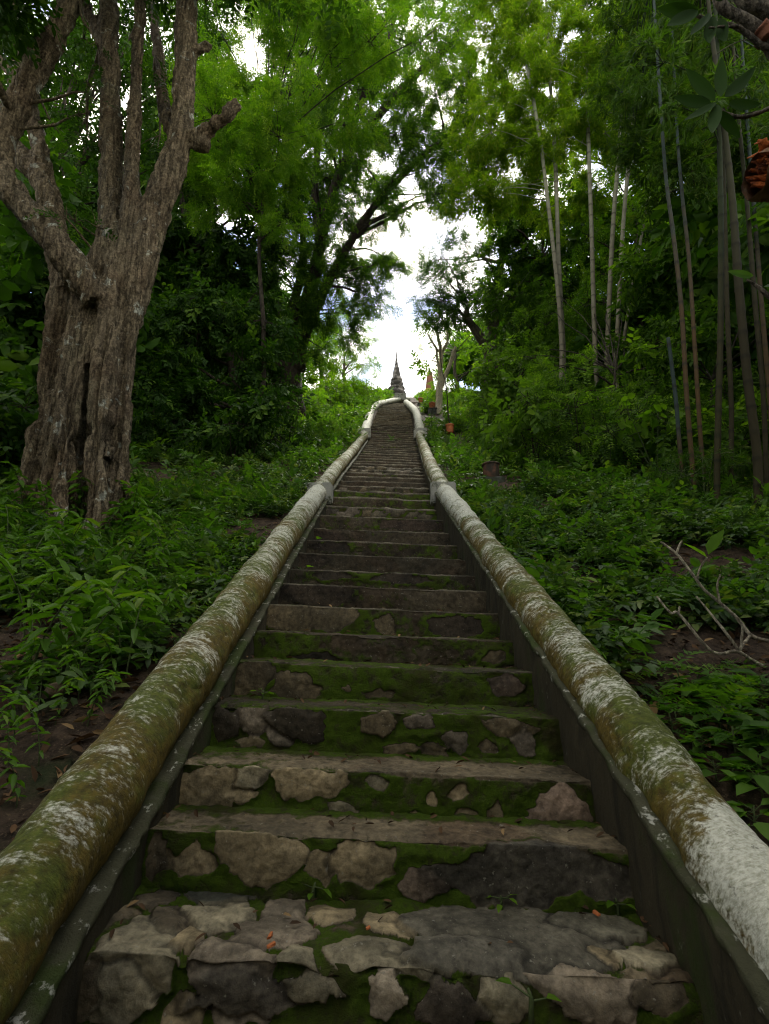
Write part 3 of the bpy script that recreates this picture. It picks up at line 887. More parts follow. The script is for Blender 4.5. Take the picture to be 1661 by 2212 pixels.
# ------------------------------------------------------------------ big multi-stemmed tree at the left
def big_tree():
    spec = [
     [(168, 1240, 5.05, 104), (168, 1130, 5.05, 82), (170, 1000, 5.08, 70), (186, 850, 5.12, 60), (208, 720, 5.12, 58), (228, 620, 5.05, 52), (255, 540, 5.0, 44)],
     [(62, 1200, 4.95, 46), (72, 1090, 4.95, 36), (84, 980, 4.98, 31), (106, 850, 5.12, 26), (124, 700, 5.25, 24), (134, 600, 5.3, 24)],
     [(120, 1220, 4.55, 44), (130, 1100, 4.58, 34), (140, 980, 4.62, 28), (156, 850, 4.72, 29), (180, 700, 4.78, 34), (200, 610, 4.83, 33)],
     [(205, 1220, 4.5, 38), (205, 1100, 4.55, 30), (208, 980, 4.58, 26), (222, 850, 4.68, 27), (238, 700, 4.76, 32), (258, 560, 4.84, 29)],
     [(262, 1200, 4.75, 38), (262, 1080, 4.78, 27), (263, 980, 4.8, 23), (265, 850, 4.85, 24), (274, 720, 4.88, 28), (296, 600, 4.88, 33), (328, 480, 4.87, 33), (366, 375, 4.85, 31), (392, 280, 4.85, 28), (400, 170, 4.85, 26), (404, 40, 4.85, 25), (415, -130, 4.8, 21), (430, -330, 4.7, 16)],
     [(246, 600, 4.95, 40), (243, 450, 5, 30), (240, 330, 5, 25), (237, 200, 5, 22), (234, 60, 5, 21), (230, -100, 5, 19), (215, -330, 5, 14)],
     [(284, 580, 4.88, 34), (285, 430, 4.84, 23), (289, 280, 4.85, 16), (296, 130, 4.9, 15), (306, -60, 4.9, 14), (325, -300, 4.9, 11)],
     [(212, 660, 4.72, 36), (163, 585, 4.62, 35), (108, 510, 4.58, 33), (50, 445, 4.58, 31), (8, 385, 4.58, 28), (2, 320, 4.58, 25), (26, 250, 4.58, 25), (70, 160, 4.58, 25), (120, 70, 4.6, 24), (152, 0, 4.6, 24), (185, -110, 4.6, 22), (230, -300, 4.5, 16)],
     [(140, 640, 5.3, 30), (118, 500, 5.45, 25), (95, 400, 5.5, 25), (40, 335, 5.6, 24), (-40, 270, 5.6, 21), (-120, 200, 5.6, 16)],
     [(95, 400, 5.5, 22), (82, 310, 5.5, 18), (66, 220, 5.5, 16), (40, 130, 5.5, 15), (30, 0, 5.5, 13)],
     [(40, 200, 5.55, 14), (5, 130, 5.5, 13), (-40, 60, 5.5, 12)],
     [(398, 300, 4.85, 24), (440, 288, 4.8, 18), (478, 258, 4.72, 15), (514, 226, 4.7, 12)],
     [(405, 300, 4.85, 18), (435, 312, 4.82, 15), (456, 314, 4.8, 13)],
     [(404, 120, 4.85, 17), (432, 106, 4.82, 13), (452, 92, 4.8, 11)],
     [(372, 300, 4.95, 15), (352, 215, 5.15, 14), (345, 120, 5.3, 12), (325, 0, 5.5, 11), (300, -150, 5.6, 9)],
     [(240, 130, 5.0, 14), (205, 60, 5.0, 14), (185, 0, 5.05, 12), (165, -90, 5.1, 10)],
    ]
    root = thing('gnarled_tree', gpt(-3.25, 5.0), 'huge fluted tree with many grey-brown stems and pale lichen, left of the lower stairs', 'tree')
    mb = MB(); limbs = []
    for s in spec:
        P, R = L_(s); Q = smooth_path(np.column_stack([P, R]), len(s) * 8)
        add_tube(mb, Q[:, :3], Q[:, 3], 14); limbs.append(Q)
    me = mb.mesh('raw', None)
    o = bpy.data.objects.new('raw', me); COL.objects.link(o)
    md = o.modifiers.new('r', 'REMESH'); md.mode = 'VOXEL'; md.voxel_size = .02
    ms = o.modifiers.new('s', 'SMOOTH'); ms.iterations = 4; ms.factor = .5
    dg = bpy.context.evaluated_depsgraph_get()
    ev = o.evaluated_get(dg); em = ev.to_mesh()
    n = len(em.vertices); V = np.zeros(n * 3, np.float32); em.vertices.foreach_get('co', V); V = V.reshape(-1, 3).astype(float)
    N = np.zeros(n * 3, np.float32); em.vertices.foreach_get('normal', N); N = N.reshape(-1, 3).astype(float)
    lt = np.zeros(len(em.polygons), np.int32); em.polygons.foreach_get('loop_total', lt)
    li = np.zeros(len(em.loops), np.int32); em.loops.foreach_get('vertex_index', li)
    assert (lt == 4).all()
    Fq = li.reshape(-1, 4).copy()
    ev.to_mesh_clear(); bpy.data.objects.remove(o)
    low = smooth01((4.2 - V[:, 2]) / 2.0)
    rid = fbm(V * np.array([5.4, 5.4, .75]) + 5, 101, 4)
    rid = 1 - np.abs(rid - .5) * 4
    d = -.105 * smooth01((rid - .45) / .45) * (.3 + .7 * low) + .050 * (fbm(V * np.array([8, 8, 2.2]), 105, 4) - .5) + .046 * (fbm(V * 19, 109, 4) - .5)
    V += N * d[:, None]
    obj('trunk', mesh_np('trunk', V, Fq, M['bark_big'], smooth=True), root)
    # crown: unseen clumps added above the frame to shade the stairs; few low sprays
    rng = np.random.default_rng(5)
    cl = [(np.array(p, float), r) for p, r in [
        ((-3.6, 3.6, 8.8), 1.2), ((-2.2, 3.9, 9.6), 1.3), ((-1.0, 3.8, 9.4), 1.2), ((-4.6, 3.2, 7.4), 1.3), ((-2.6, 2.4, 7.4), 1.3), 
        ((-3.8, 1.6, 6.8), 1.2), ((-1.8, .6, 7.0), 1.3), ((-4.6, 3.6, 9.0), 1.2), ((-3.4, -.6, 6.4), 1.3), ((-.6, -1.2, 6.8), 1.3)]]
    cl += [(at(195, 190, 5.4), .32), (at(180, 90, 5.5), .3), (at(150, 470, 4.85), .20), (at(205, 480, 4.75), .16), (at(20, 60, 5.6), .4), (at(470, -30, 5.4), .42), (at(340, 320, 5.6), .3), (at(560, -20, 5.4), .42), (at(180, 330, 5.6), .35), (at(120, 280, 5.7), .3), (at(335, 60, 5.7), .28), (at(212, 195, 4.6), .15), (at(188, 245, 4.6), .12), (at(128, 455, 4.5), .13), (at(215, 110, 4.7), .14), (at(345, 180, 4.7), .12)]
    pts = np.concatenate([q[len(q) // 2:, :3] for i_, q in enumerate(limbs) if i_ not in (11, 12, 13)])
    parts = []; high = pts[pts[:, 2] > 8.3]
    for c, r in cl:
        tw = MB()
        s = branch_to(high if c[2] > 6.6 else pts, c, rng); tt = np.linspace(0, 1, 8)[:, None]; L = np.linalg.norm(c - s)
        q = s + (c - s) * tt; q += (np.stack([fbm(q * 1.5 + 11 * k, 25 + k, 3) for k in range(3)], 1) - .5) * .2 * min(L, 2) * np.sin(tt * np.pi)
        add_tube(tw, q, np.linspace(min(.05, .02 * L + .006), .008, 8), 6, False)
        parts.append(clump_sprays(c, r, 260, rng, PIN if r < .8 else PIN_FAR, 1.0, .7, .4, 7, s, tw))
        obj('branch', tw.mesh('branch', M['bark_big'], True), root)
    crown_obj(parts, M['leaf_dark'], root)
big_tree()

# ------------------------------------------------------------------ trees
def trunk_px(x, ytop, xt, y, r, lean=0):
    """straight-ish trunk from the ground below pixel column x up to (xt, ytop)."""
    b = at(x, 900, y); g = gpt(b[0], y)
    t = at(xt, ytop, y + lean)
    P = np.array([g - [0, 0, .5], g + (t - g) * .3 + [.1, 0, 0], g + (t - g) * .65 - [.08, 0, 0], t])
    return P, np.array([r * 1.3, r, r * .75, r * .4])

# left-middle tree whose dark limbs fan out toward the stairs
lm = [down(*L_([(628, 925, 17, 36), (625, 850, 17, 30), (622, 770, 17, 27), (640, 690, 16.8, 22), (668, 640, 16.5, 16), (690, 540, 16, 12), (712, 440, 15.6, 10), (745, 350, 15, 9), (800, 270, 14.6, 8), (880, 180, 14.2, 7), (960, 110, 14, 6), (1010, 40, 13.8, 4)])),
      L_([(600, 930, 17.2, 22), (600, 820, 17.2, 18), (598, 700, 17.4, 14), (585, 560, 17.2, 11), (560, 420, 17, 9), (530, 300, 16.6, 7)]),
      L_([(645, 800, 16.9, 14), (655, 730, 16.7, 13), (690, 650, 16.2, 11), (735, 560, 15.8, 9), (790, 470, 15.2, 8), (850, 400, 15, 7), (920, 330, 14.6, 6), (985, 290, 14.4, 4)]),
      L_([(690, 540, 16, 9), (680, 420, 16, 8), (690, 300, 15.6, 7), (720, 180, 15, 6), (735, 60, 14.6, 5)]),
      L_([(745, 350, 15, 8), (775, 230, 14.6, 7), (830, 120, 14.2, 6), (860, 10, 13.8, 4)]),
      L_([(622, 700, 17, 10), (655, 560, 16.4, 8), (640, 430, 16, 7), (620, 300, 15.4, 6)])]
cl = (fill(16, 560, 800, 380, 650, 14.8, 17.5, .8, 1.15, 1) + fill(10, 660, 850, 560, 700, 15, 17, .5, .75, 2) + fill(9, 740, 985, 320, 470, 14, 15.5, .55, .8, 3)
      + fill(32, 640, 1010, -40, 340, 13, 15, .65, 1.0, 4) + fill(5, 640, 760, 690, 770, 15.6, 17, .45, .6, 5) + fill(10, 840, 1020, 180, 430, 13.6, 15, .5, .7, 6))
make_tree('feathery_tree', 'dark limbed feathery tree leaning its fan of branches toward the stairs from the left', lm, cl, M['leaf_feather'], M['bark_dark'], PIN_FAR, 420, .72, seed=1)

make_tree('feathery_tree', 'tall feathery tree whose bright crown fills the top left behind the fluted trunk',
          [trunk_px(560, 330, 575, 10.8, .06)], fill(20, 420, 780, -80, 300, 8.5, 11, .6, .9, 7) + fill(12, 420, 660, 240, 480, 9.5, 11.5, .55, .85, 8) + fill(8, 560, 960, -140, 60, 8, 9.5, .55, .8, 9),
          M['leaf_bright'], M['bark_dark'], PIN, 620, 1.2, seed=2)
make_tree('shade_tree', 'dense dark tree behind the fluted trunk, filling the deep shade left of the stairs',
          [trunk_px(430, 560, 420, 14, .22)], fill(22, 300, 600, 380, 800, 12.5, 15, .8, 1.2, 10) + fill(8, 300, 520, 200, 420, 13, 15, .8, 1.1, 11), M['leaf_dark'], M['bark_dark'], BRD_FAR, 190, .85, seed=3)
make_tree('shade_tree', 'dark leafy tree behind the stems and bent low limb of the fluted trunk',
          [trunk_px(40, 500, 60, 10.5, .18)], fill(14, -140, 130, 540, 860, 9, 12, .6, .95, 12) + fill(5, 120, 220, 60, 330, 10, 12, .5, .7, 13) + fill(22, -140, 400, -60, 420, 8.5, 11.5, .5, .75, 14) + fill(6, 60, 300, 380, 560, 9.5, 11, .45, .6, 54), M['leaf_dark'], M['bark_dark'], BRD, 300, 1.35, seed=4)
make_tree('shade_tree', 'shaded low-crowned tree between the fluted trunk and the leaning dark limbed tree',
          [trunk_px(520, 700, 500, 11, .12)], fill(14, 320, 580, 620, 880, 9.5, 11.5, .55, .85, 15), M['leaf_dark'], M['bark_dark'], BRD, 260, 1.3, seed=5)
make_tree('crest_tree', 'sunny yellow-green tree left of the stair head below the sky gap',
          [trunk_px(745, 770, 745, 26, .12)], fill(9, 700, 800, 720, 850, 24, 27, .6, .9, 16), M['leaf_bright'], M['bark_grey'], PIN_FAR, 200, .9, seed=6)
make_tree('crest_tree', 'bright feathery tree behind the leaning dark tree, left of the sky gap',
          [trunk_px(690, 690, 690, 29, .14)], fill(8, 640, 740, 640, 800, 27, 31, .9, 1.3, 17), M['leaf_bright'], M['bark_grey'], PIN_FAR, 150, 1.1, seed=7)

# right side
rm = [down(*L_([(1062, 890, 20, 22), (1062, 820, 20, 19), (1060, 760, 20, 15), (1068, 690, 20, 11), (1075, 620, 20, 9), (1085, 540, 19.8, 6)])),
      L_([(1058, 765, 20, 12), (1042, 735, 19.9, 11), (1022, 705, 19.8, 9), (1008, 685, 19.7, 8), (1012, 660, 19.6, 5)]),
      L_([(1085, 890, 20, 14), (1082, 830, 20.2, 10), (1078, 760, 20.2, 8)])]
make_tree('leaning_tree', 'grey forked leaning tree on the right bank, shady crown over pale cut trunk', rm,
          fill(12, 930, 1080, 540, 680, 18.5, 20.5, .7, 1.0, 18) + fill(7, 1065, 1160, 460, 640, 18, 20, .7, 1.0, 19) + fill(5, 900, 980, 560, 650, 19.5, 21, .4, .6, 20), M['leaf_dark'], M['bark_grey'], PIN_FAR, 210, .85, seed=8)
make_tree('shade_tree', 'dense dark tree behind the pale bamboo culms',
          [trunk_px(1180, 560, 1170, 16, .2)], fill(22, 1070, 1320, 400, 760, 14.5, 18, .8, 1.15, 21), M['leaf_feather'], M['bark_dark'], BRD_FAR, 170, .8, seed=9)
make_tree('feathery_tree', 'fresh green feathery tree standing between the pale culms and the dark culms',
          [trunk_px(1385, 480, 1375, 12.4, .10)], fill(20, 1240, 1440, 300, 720, 11.3, 13.2, .5, .8, 23), M['leaf_bright'], M['bark_dark'], PIN, 210, 1.25, seed=10)
make_tree('shade_tree', 'dark broad-leaved tree behind the thick brown culms at the right picture edge',
          [trunk_px(1600, 420, 1590, 9.5, .16)], fill(22, 1400, 1760, 420, 860, 8.2, 11, .6, .95, 24), M['leaf_feather'], M['bark_dark'], BRD, 270, 1.45, seed=11)
make_tree('young_tree', 'young feathery green tree low in the thicket left of the dark culms',
          [trunk_px(1330, 800, 1330, 8.6, .05)], fill(12, 1130, 1440, 770, 930, 8, 9.8, .35, .5, 27) + fill(10, 1150, 1420, 640, 800, 11.4, 12.6, .4, .6, 57), M['leaf_feather'], M['bark_dark'], PIN, 330, 1.25, seed=13)
make_tree('young_tree', 'young broad-leaved tree low in the thicket below the leaning tree',
          [trunk_px(1130, 820, 1120, 12.6, .06)], fill(18, 1050, 1250, 740, 930, 11.4, 13.5, .45, .7, 28), M['leaf_feather'], M['bark_dark'], BRD, 260, 1.3, seed=14)
make_tree('young_tree', 'young feathery tree in the gap between the blue-grey culms and thick brown culms',
          [trunk_px(1560, 820, 1540, 7.6, .05)], fill(16, 1420, 1720, 680, 960, 6.8, 8.6, .4, .6, 29), M['leaf_feather'], M['bark_dark'], BRD, 330, 1.2, seed=15)
make_tree('crest_tree', 'light green bushy tree behind the pale cut trunk right of the stair head',
          [trunk_px(985, 760, 985, 26, .12)], fill(10, 960, 1060, 690, 870, 23.5, 27, .6, .9, 25) + fill(3, 895, 945, 700, 790, 27, 30, .4, .55, 26) + [(at(934, 806, 31), .3), (at(921, 800, 31), .24), (at(940, 826, 30), .3)], M['leaf_bright'], M['bark_grey'], PIN_FAR, 190, .85, seed=12)

make_tree('tall_tree', 'tall forest tree far behind the bright feathery crown, closing the canopy left of the stairs',
          [trunk_px(560, 420, 575, 19, .22)], fill(26, 380, 800, -100, 420, 16, 20, 1.1, 1.6, 31) + fill(8, 780, 900, -80, 180, 15.5, 18, .8, 1.1, 32), M['leaf_feather'], M['bark_dark'], PIN_FAR, 170, 1.05, seed=16)
make_tree('tall_tree', 'tall forest tree far behind the fluted trunk at the upper left',
          [trunk_px(110, 420, 120, 14.5, .2)], fill(26, -140, 440, -100, 520, 13, 16.5, 1.0, 1.4, 33), M['leaf_dark'], M['bark_dark'], BRD_FAR, 110, .9, seed=17)
make_tree('tall_tree', 'tall forest tree behind the bamboo at the upper right',
          [trunk_px(1450, 420, 1440, 15.5, .2)], fill(20, 1320, 1740, -60, 480, 14, 18, 1.0, 1.5, 34) + fill(8, 1060, 1320, 260, 480, 15, 18, 1.0, 1.3, 35), M['leaf_feather'], M['bark_dark'], BRD_FAR, 110, .85, seed=18)
# ------------------------------------------------------------------ bamboo
def mat_culm(name, lo, hi, ring):
    n = NT(name)
    nd = n.attr('rnd').outputs['Fac']; g = n.attr('hgt').outputs['Fac']
    v = n.obj_vec()
    c = n.mix(n.step(n.math('ADD', g, n.math('MULTIPLY', n.noise(3, 4, .6, v), .5)), .45, .85), lo, hi)
    c = n.mix(n.math('MULTIPLY', n.noise(9, 5, .65, v), .5), c, tuple(x * .45 for x in hi))
    c = n.mix(nd, c, ring)
    return n.done(n.pbr(c, .75, n.bump(n.noise(40, 4, .6, v), .15, .004), .1))
M['culm_pale'] = mat_culm('pale_culm', (.17, .145, .10), (.25, .25, .18), (.08, .07, .05))
M['culm_green'] = mat_culm('grey_green_culm', (.085, .050, .020), (.034, .050, .044), (.022, .022, .018))
M['culm_brown'] = mat_culm('brown_culm', (.034, .028, .014), (.030, .030, .015), (.014, .012, .008))
M['culm_dark'] = mat_culm('dark_green_culm', (.038, .032, .014), (.024, .034, .015), (.012, .014, .008))
def bamboo(label, spec, culm, leafmat, clumps, group, protos=FAN, dens=420, scale=1.0, seed=0, node=.34):
    rng = np.random.default_rng(seed + 300)
    P, R = L_(spec); R = R * (.70 if 'edge' in group else .80); P, R = down(P, R, .3, 1.0)
    P[1:, 0] += .014 * np.sin(np.arange(len(P) - 1) * 1.9 + seed)
    L = np.sum(np.linalg.norm(np.diff(P, axis=0), axis=1))
    n = max(int(L / (node / 8)), 20)
    Q = smooth_path(np.column_stack([P, R]), n)
    s = np.concatenate([[0], np.cumsum(np.linalg.norm(np.diff(Q[:, :3], axis=0), axis=1))])
    ph = (s / node) % 1.0; ph = np.minimum(ph, 1 - ph)
    nodem = np.exp(-(ph / .06) ** 2)
    Rr = Q[:, 3] * (1 + .14 * nodem)
    root = thing('bamboo', gpt(*Q[0, :2]), label, 'bamboo', group)
    V, Fq, Ft = tube(Q[:, :3], Rr, 10)
    a = np.append(np.repeat(nodem, 10), [0, 0]); g = np.append(np.repeat(s / s[-1], 10), [0, 1])
    mb = MB(); parts = []
    if clumps:
        up = Q[len(Q) // 2:, :3]
        for c, r in clumps:
            st = branch_to(up, c, rng)
            tt = np.linspace(0, 1, 7)[:, None]; q = st + (c - st) * tt
            q[:, 2] += (np.sin(tt * np.pi) * np.linalg.norm(c - st) * .12)[:, 0]
            add_tube(mb, q, np.linspace(.010, .004, 7), 5, False)
            parts.append(clump_sprays(c, r, dens, rng, protos, scale, 1.0, .5, 8, st, mb))
        crown_obj(parts, leafmat, root, 'foliage')
        Vb = np.concatenate(mb.V); k = len(V); V = np.vstack([V, Vb])
        Fq = np.vstack([Fq] + [f + k for f in mb.F[4]]); a = np.append(a, np.zeros(len(Vb))); g = np.append(g, np.ones(len(Vb)))
    obj('culm', mesh_np('culm', V, [Fq, Ft], culm, {'rnd': a, 'hgt': g}, smooth=True), root)
    return root
G1 = 'pale bamboo culms in the clump on the right bank'
pale = [
 ('leftmost pale bamboo culm of the right bank clump, bending left at the top', [(1213, 850, 11, 6), (1212, 745, 11, 6), (1205, 620, 11, 5.5), (1188, 470, 11, 5), (1165, 300, 11, 4.5), (1135, 120, 11, 4), (1110, -40, 11, 3)]),
 ('pale bamboo culm close beside the leftmost one, nearly upright', [(1218, 850, 11.2, 6), (1216, 740, 11.2, 6), (1208, 560, 11.2, 5.5), (1198, 330, 11.2, 5), (1186, 150, 11.2, 4), (1178, -60, 11.2, 3)]),
 ('single straight pale bamboo culm in the middle of the clump', [(1288, 820, 10.6, 6), (1284, 690, 10.6, 6), (1279, 520, 10.6, 5.5), (1271, 340, 10.6, 5), (1268, 150, 10.6, 4), (1270, -60, 10.6, 3)]),
 ('pale bamboo culm leaning right, left one of the leaning pair', [(1312, 820, 10.4, 6), (1316, 680, 10.4, 6), (1324, 480, 10.4, 5.5), (1338, 300, 10.4, 5), (1350, 120, 10.4, 4), (1356, -60, 10.4, 3)]),
 ('pale bamboo culm leaning right, right one of the leaning pair', [(1332, 820, 10.2, 6), (1336, 680, 10.2, 5.5), (1346, 470, 10.2, 5), (1366, 280, 10.2, 4.5), (1385, 120, 10.2, 3.5), (1395, -40, 10.2, 3)]),
 ('thin faint bamboo culm leaning most, rightmost of the pale clump', [(1345, 800, 10.8, 4), (1362, 640, 10.8, 4), (1392, 470, 10.8, 3.5), (1418, 330, 10.8, 3), (1436, 200, 10.8, 2.5)]),
]
canopy = [fill(26, 990, 1150, -60, 440, 11.2, 13, .5, .75, 40), fill(22, 1030, 1230, -110, 330, 10.4, 13, .5, .75, 41) + fill(5, 1040, 1200, 300, 480, 11.8, 13, .45, .65, 46), fill(17, 1120, 1300, -20, 330, 10.2, 12, .45, .7, 42) + fill(6, 1160, 1300, 300, 500, 11.8, 13, .4, .6, 47),
          fill(17, 1190, 1340, -110, 310, 10.2, 12, .45, .7, 43), fill(12, 1270, 1410, -40, 290, 10, 11.5, .4, .65, 44), fill(12, 1320, 1460, -80, 330, 9.8, 11.5, .4, .65, 45)]
for k, ((lab, sp), cn) in enumerate(zip(pale, canopy)):
    bamboo(lab, sp, M['culm_pale'], M['leaf_bamboo'], cn, G1, FAN, 1500, .85, k)
G2 = 'thick bamboo culms at the right picture edge'
dark = [
 ('blue-grey bamboo culm with an orange-brown foot, foremost of the right edge grove', [(1503, 1120, 5.6, 7), (1498, 1040, 5.6, 7), (1486, 860, 5.6, 7), (1470, 660, 5.6, 6.5), (1452, 500, 5.6, 6), (1440, 380, 5.6, 5), (1425, 200, 5.6, 4.5), (1405, -90, 5.6, 3)], 'culm_green', [(1330, 1460, -60, 330)]),
 ('blue-grey bamboo culm just right of the orange-footed foremost one', [(1524, 1070, 6.2, 6.5), (1516, 960, 6.2, 6.5), (1502, 760, 6.2, 6), (1486, 560, 6.2, 5.5), (1474, 420, 6.2, 5), (1462, 250, 6.2, 4), (1444, -90, 6.2, 3)], 'culm_green', [(1400, 1520, -60, 330)]),
 ('short grey bamboo culm broken off low, left of the orange-footed one', [(1478, 1060, 5.9, 6), (1470, 960, 5.9, 6), (1458, 860, 5.9, 6), (1442, 730, 5.9, 5.5)], 'culm_green', None),
 ('dark green upright bamboo culm under the big frangipani leaves', [(1552, 1080, 5.2, 9), (1552, 900, 5.2, 9), (1554, 700, 5.2, 8.5), (1558, 480, 5.2, 8), (1556, 320, 5.2, 7), (1548, 120, 5.2, 6), (1540, -60, 5.2, 4)], 'culm_dark', [(1400, 1600, -60, 300)]),
 ('dark bamboo culm right behind the dark green upright one', [(1582, 1040, 5.8, 7), (1578, 880, 5.8, 7), (1570, 680, 5.8, 7), (1568, 480, 5.8, 6), (1560, 300, 5.8, 5), (1540, 100, 5.8, 4), (1525, -90, 5.8, 3)], 'culm_brown', [(1440, 1620, 180, 420)]),
 ('thickest brown bamboo culm of the right edge grove, leaning left', [(1640, 1110, 5.0, 13), (1632, 980, 5.0, 13), (1614, 800, 5.0, 12.5), (1596, 600, 5.0, 12), (1580, 440, 5.0, 10), (1562, 260, 5.0, 8), (1538, 60, 5.0, 6), (1520, -80, 5.0, 4)], 'culm_brown', [(1500, 1720, -100, 260)]),
 ('slim brown bamboo culm between the thickest one and the broken orange limb', [(1655, 1050, 5.6, 7), (1648, 860, 5.6, 7), (1632, 640, 5.6, 7), (1612, 430, 5.6, 6), (1594, 260, 5.6, 5), (1585, 90, 5.6, 4), (1580, -90, 5.6, 3)], 'culm_brown', [(1540, 1700, 100, 330)]),
 ('blue-grey bamboo culm at the very edge of the grove below the broken orange limb', [(1672, 1040, 5.9, 7), (1664, 860, 5.9, 7), (1648, 680, 5.9, 6.5), (1632, 520, 5.9, 6), (1620, 340, 5.9, 5), (1604, 100, 5.9, 4), (1592, -90, 5.9, 3)], 'culm_green', [(1560, 1720, 160, 420)]),
]
for k, (lab, sp, cm, can) in enumerate(dark):
    cn = sum([fill(20, a, b, c_, d_, 6.3, 9, .35, .65, 60 + k) + (fill(8, a, b, c_, min(d_, 260), 4.9, 5.6, .22, .36, 160 + k) if k in (3, 5) else []) for a, b, c_, d_ in can], []) if can else []
    bamboo(lab, sp, M[cm], M['leaf_bamboo_dark'], cn, G2, FAN, 900, .95, 20 + k, .3)

# ------------------------------------------------------------------ woodland masses (uncountable trees further off, and unseen ones added round the foot)
def woodland(name, regions, mat, protos, dens, scale, label, seed):
    rng = np.random.default_rng(seed); parts = []
    tw = MB()
    for c, r in regions: parts.append(clump_sprays(c, r, dens, rng, protos, scale, .8, .3, 7))
    V, Fq, A = join_arrays(parts); NQ[0] += len(Fq)
    o = obj(name, mesh_np(name, V, Fq, mat, {'rnd': A})); tag(o, label, None, None, 'stuff'); return o
reg = []
rr = np.random.default_rng(91)
def put(x0, x1, y0, y1, h0, h1, n, ra, rb):
    for _ in range(n):
        x, y = rr.uniform(x0, x1), rr.uniform(y0, y1)
        reg.append((gpt(x, y) + [0, 0, rr.uniform(h0, h1)], rr.uniform(ra, rb)))
put(-15, -6.5, 13, 30, .3, 9, 70, 1.2, 2.0); put(6.5, 15, 13, 30, .3, 8, 60, 1.2, 2.0)
put(-13, -5, 3, 13, .4, 5, 36, 1.0, 1.6); put(5.5, 13, 3, 13, .4, 5, 36, 1.0, 1.6)
put(-12, -5, 26, 36, .3, 6, 26, 1.2, 1.9); put(5, 12, 26, 36, .3, 6, 26, 1.2, 1.9)
woodland('woodland', reg, M['leaf_dark'], BRD_FAR, 60, 1.6, 'mass of dark forest standing behind the nearer trees on both sides', 5)
reg = []
put(-9, -2.5, -9, 0, .3, 6, 40, 1.1, 1.7); put(2.5, 9, -9, 0.5, .3, 6, 40, 1.1, 1.7); put(-2.5, 2.5, -9, -4, 1.5, 7, 24, 1.0, 1.5)  # unseen clumps behind and beside the camera, added to keep the risers dark
woodland('woodland', reg, M['leaf_dark'], BRD_FAR, 60, 1.6, 'unseen forest added round the foot of the stairs to block light', 6)

# ------------------------------------------------------------------ ground cover (uncountable)
def scatter(n, x0, x1, y0, y1, rng, keep=None):
    x = rng.uniform(x0, x1, n); y = rng.uniform(y0, y1, n)
    m = np.abs(x - xc(y)) > np.where(y < 6.5, 1.03, np.where(y < 14.3, 1.08, np.where(x < xc(y), 1.15, 1.35)))
    x, y = x[m], y[m]
    if keep is not None:
        k = keep(x, y); x, y = x[k], y[k]
    return x, y, ground(x, y)
POTS = [at(972, 936, 15.6), at(933.5, 884, 21), at(909, 872, 27), at(1062, 1045, 7.9)]
def clear_of_pots(x, y):
    m = np.ones(len(x), bool)
    for p in POTS: m &= ~((np.abs(x - p[0]) < .20 + .012 * p[1]) & (y > p[1] - .35 - .05 * p[1]) & (y < p[1] + .3))
    return m
def bare_mask(x, y):
    """soil shows at the near ends of both banks."""
    f = fbm(np.stack([x * 1.5, y * 1.5, 0 * x], 1), 131, 3)
    near = np.clip(np.where(x < 0, (3.4 - y) / 1.5, (2.1 - y) / 1.2), 0, 1)
    hole = np.exp(-(((x - 1.85) / .55) ** 2 + ((y - 2.75) / .42) ** 2)) * .6
    return (f > .36 + .26 * near + hole) & clear_of_pots(x, y)
def cover(name, label, regions, mat, protos, seed):
    rng = np.random.default_rng(seed); parts = []
    for n, x0, x1, y0, y1, h0, h1, sc, lift in regions:
        x, y, z = scatter(n, x0, x1, y0, y1, rng, bare_mask)
        hgt = fbm(np.stack([x * .9, y * .9, 0 * x], 1), 141, 3)
        h = h0 + (h1 - h0) * rng.random(len(x)) * np.clip((hgt - .25) * 2, .15, 1.3)
        low = np.zeros(len(x), bool)
        for p in POTS: low |= (np.abs(x - p[0]) < .26 + .008 * p[1]) & (y > p[1] - 1.3 - .12 * p[1]) & (y < p[1] + .2)
        h = np.where(low, np.minimum(h * .2, .04), h)
        if sc > .9 or lift > 1:
            x, y, z, h = x[~low], y[~low], z[~low], h[~low]
        pos = np.stack([x, y, z + h], 1)
        d = unit(len(x), rng); d[:, 2] = np.abs(d[:, 2]) * lift - .1; d[:, 1] -= .25
        parts.append(sprays(protos, pos, d, sc, rng, .35))
    V, Fq, A = join_arrays(parts); NQ[0] += len(Fq)
    tag(obj(name, mesh_np(name, V, Fq, mat, {'rnd': A})), label, None, None, 'stuff')
cover('ground_cover', 'low leafy ground cover spread over both banks', [
    (15000, -5.5, -.8, 1.2, 7, .02, .20, .62, .5), (13000, .8, 5.5, 1.2, 7, .02, .18, .66, .5),
    (9000, -7, 7, 6.5, 14, .03, .26, .95, .5), (9000, -9, 9, 13, 22, .05, .35, 1.5, .5), (7000, -9, 9, 21, 36, .05, .4, 2.0, .5)], M['leaf_cover'], BRD, 21)
cover('ground_cover', 'fine ferny ground cover between the broader leaves', [
    (3800, -5.5, -.8, 1.5, 7, .04, .24, .6, .7), (3400, .8, 5.5, 1.5, 7, .04, .22, .6, .7),
    (4200, -7, 7, 6.5, 14, .05, .34, .9, .7), (4200, -9, 9, 13, 22, .08, .5, 1.3, .7), (4200, -8, 8, 21, 42, .1, .55, 1.8, .7)], M['leaf_herb'], PIN, 22)
cover('ground_cover', 'scattered larger broad leaves in the low growth', [
    (900, -5.5, -.8, 1.4, 7, .05, .25, .91, .7), (1200, .8, 5.5, 1.4, 7, .05, .22, .91, .7), (900, -7, 7, 6.5, 14, .1, .4, 1.2, .7)], M['leaf_herb'], BRD, 27)
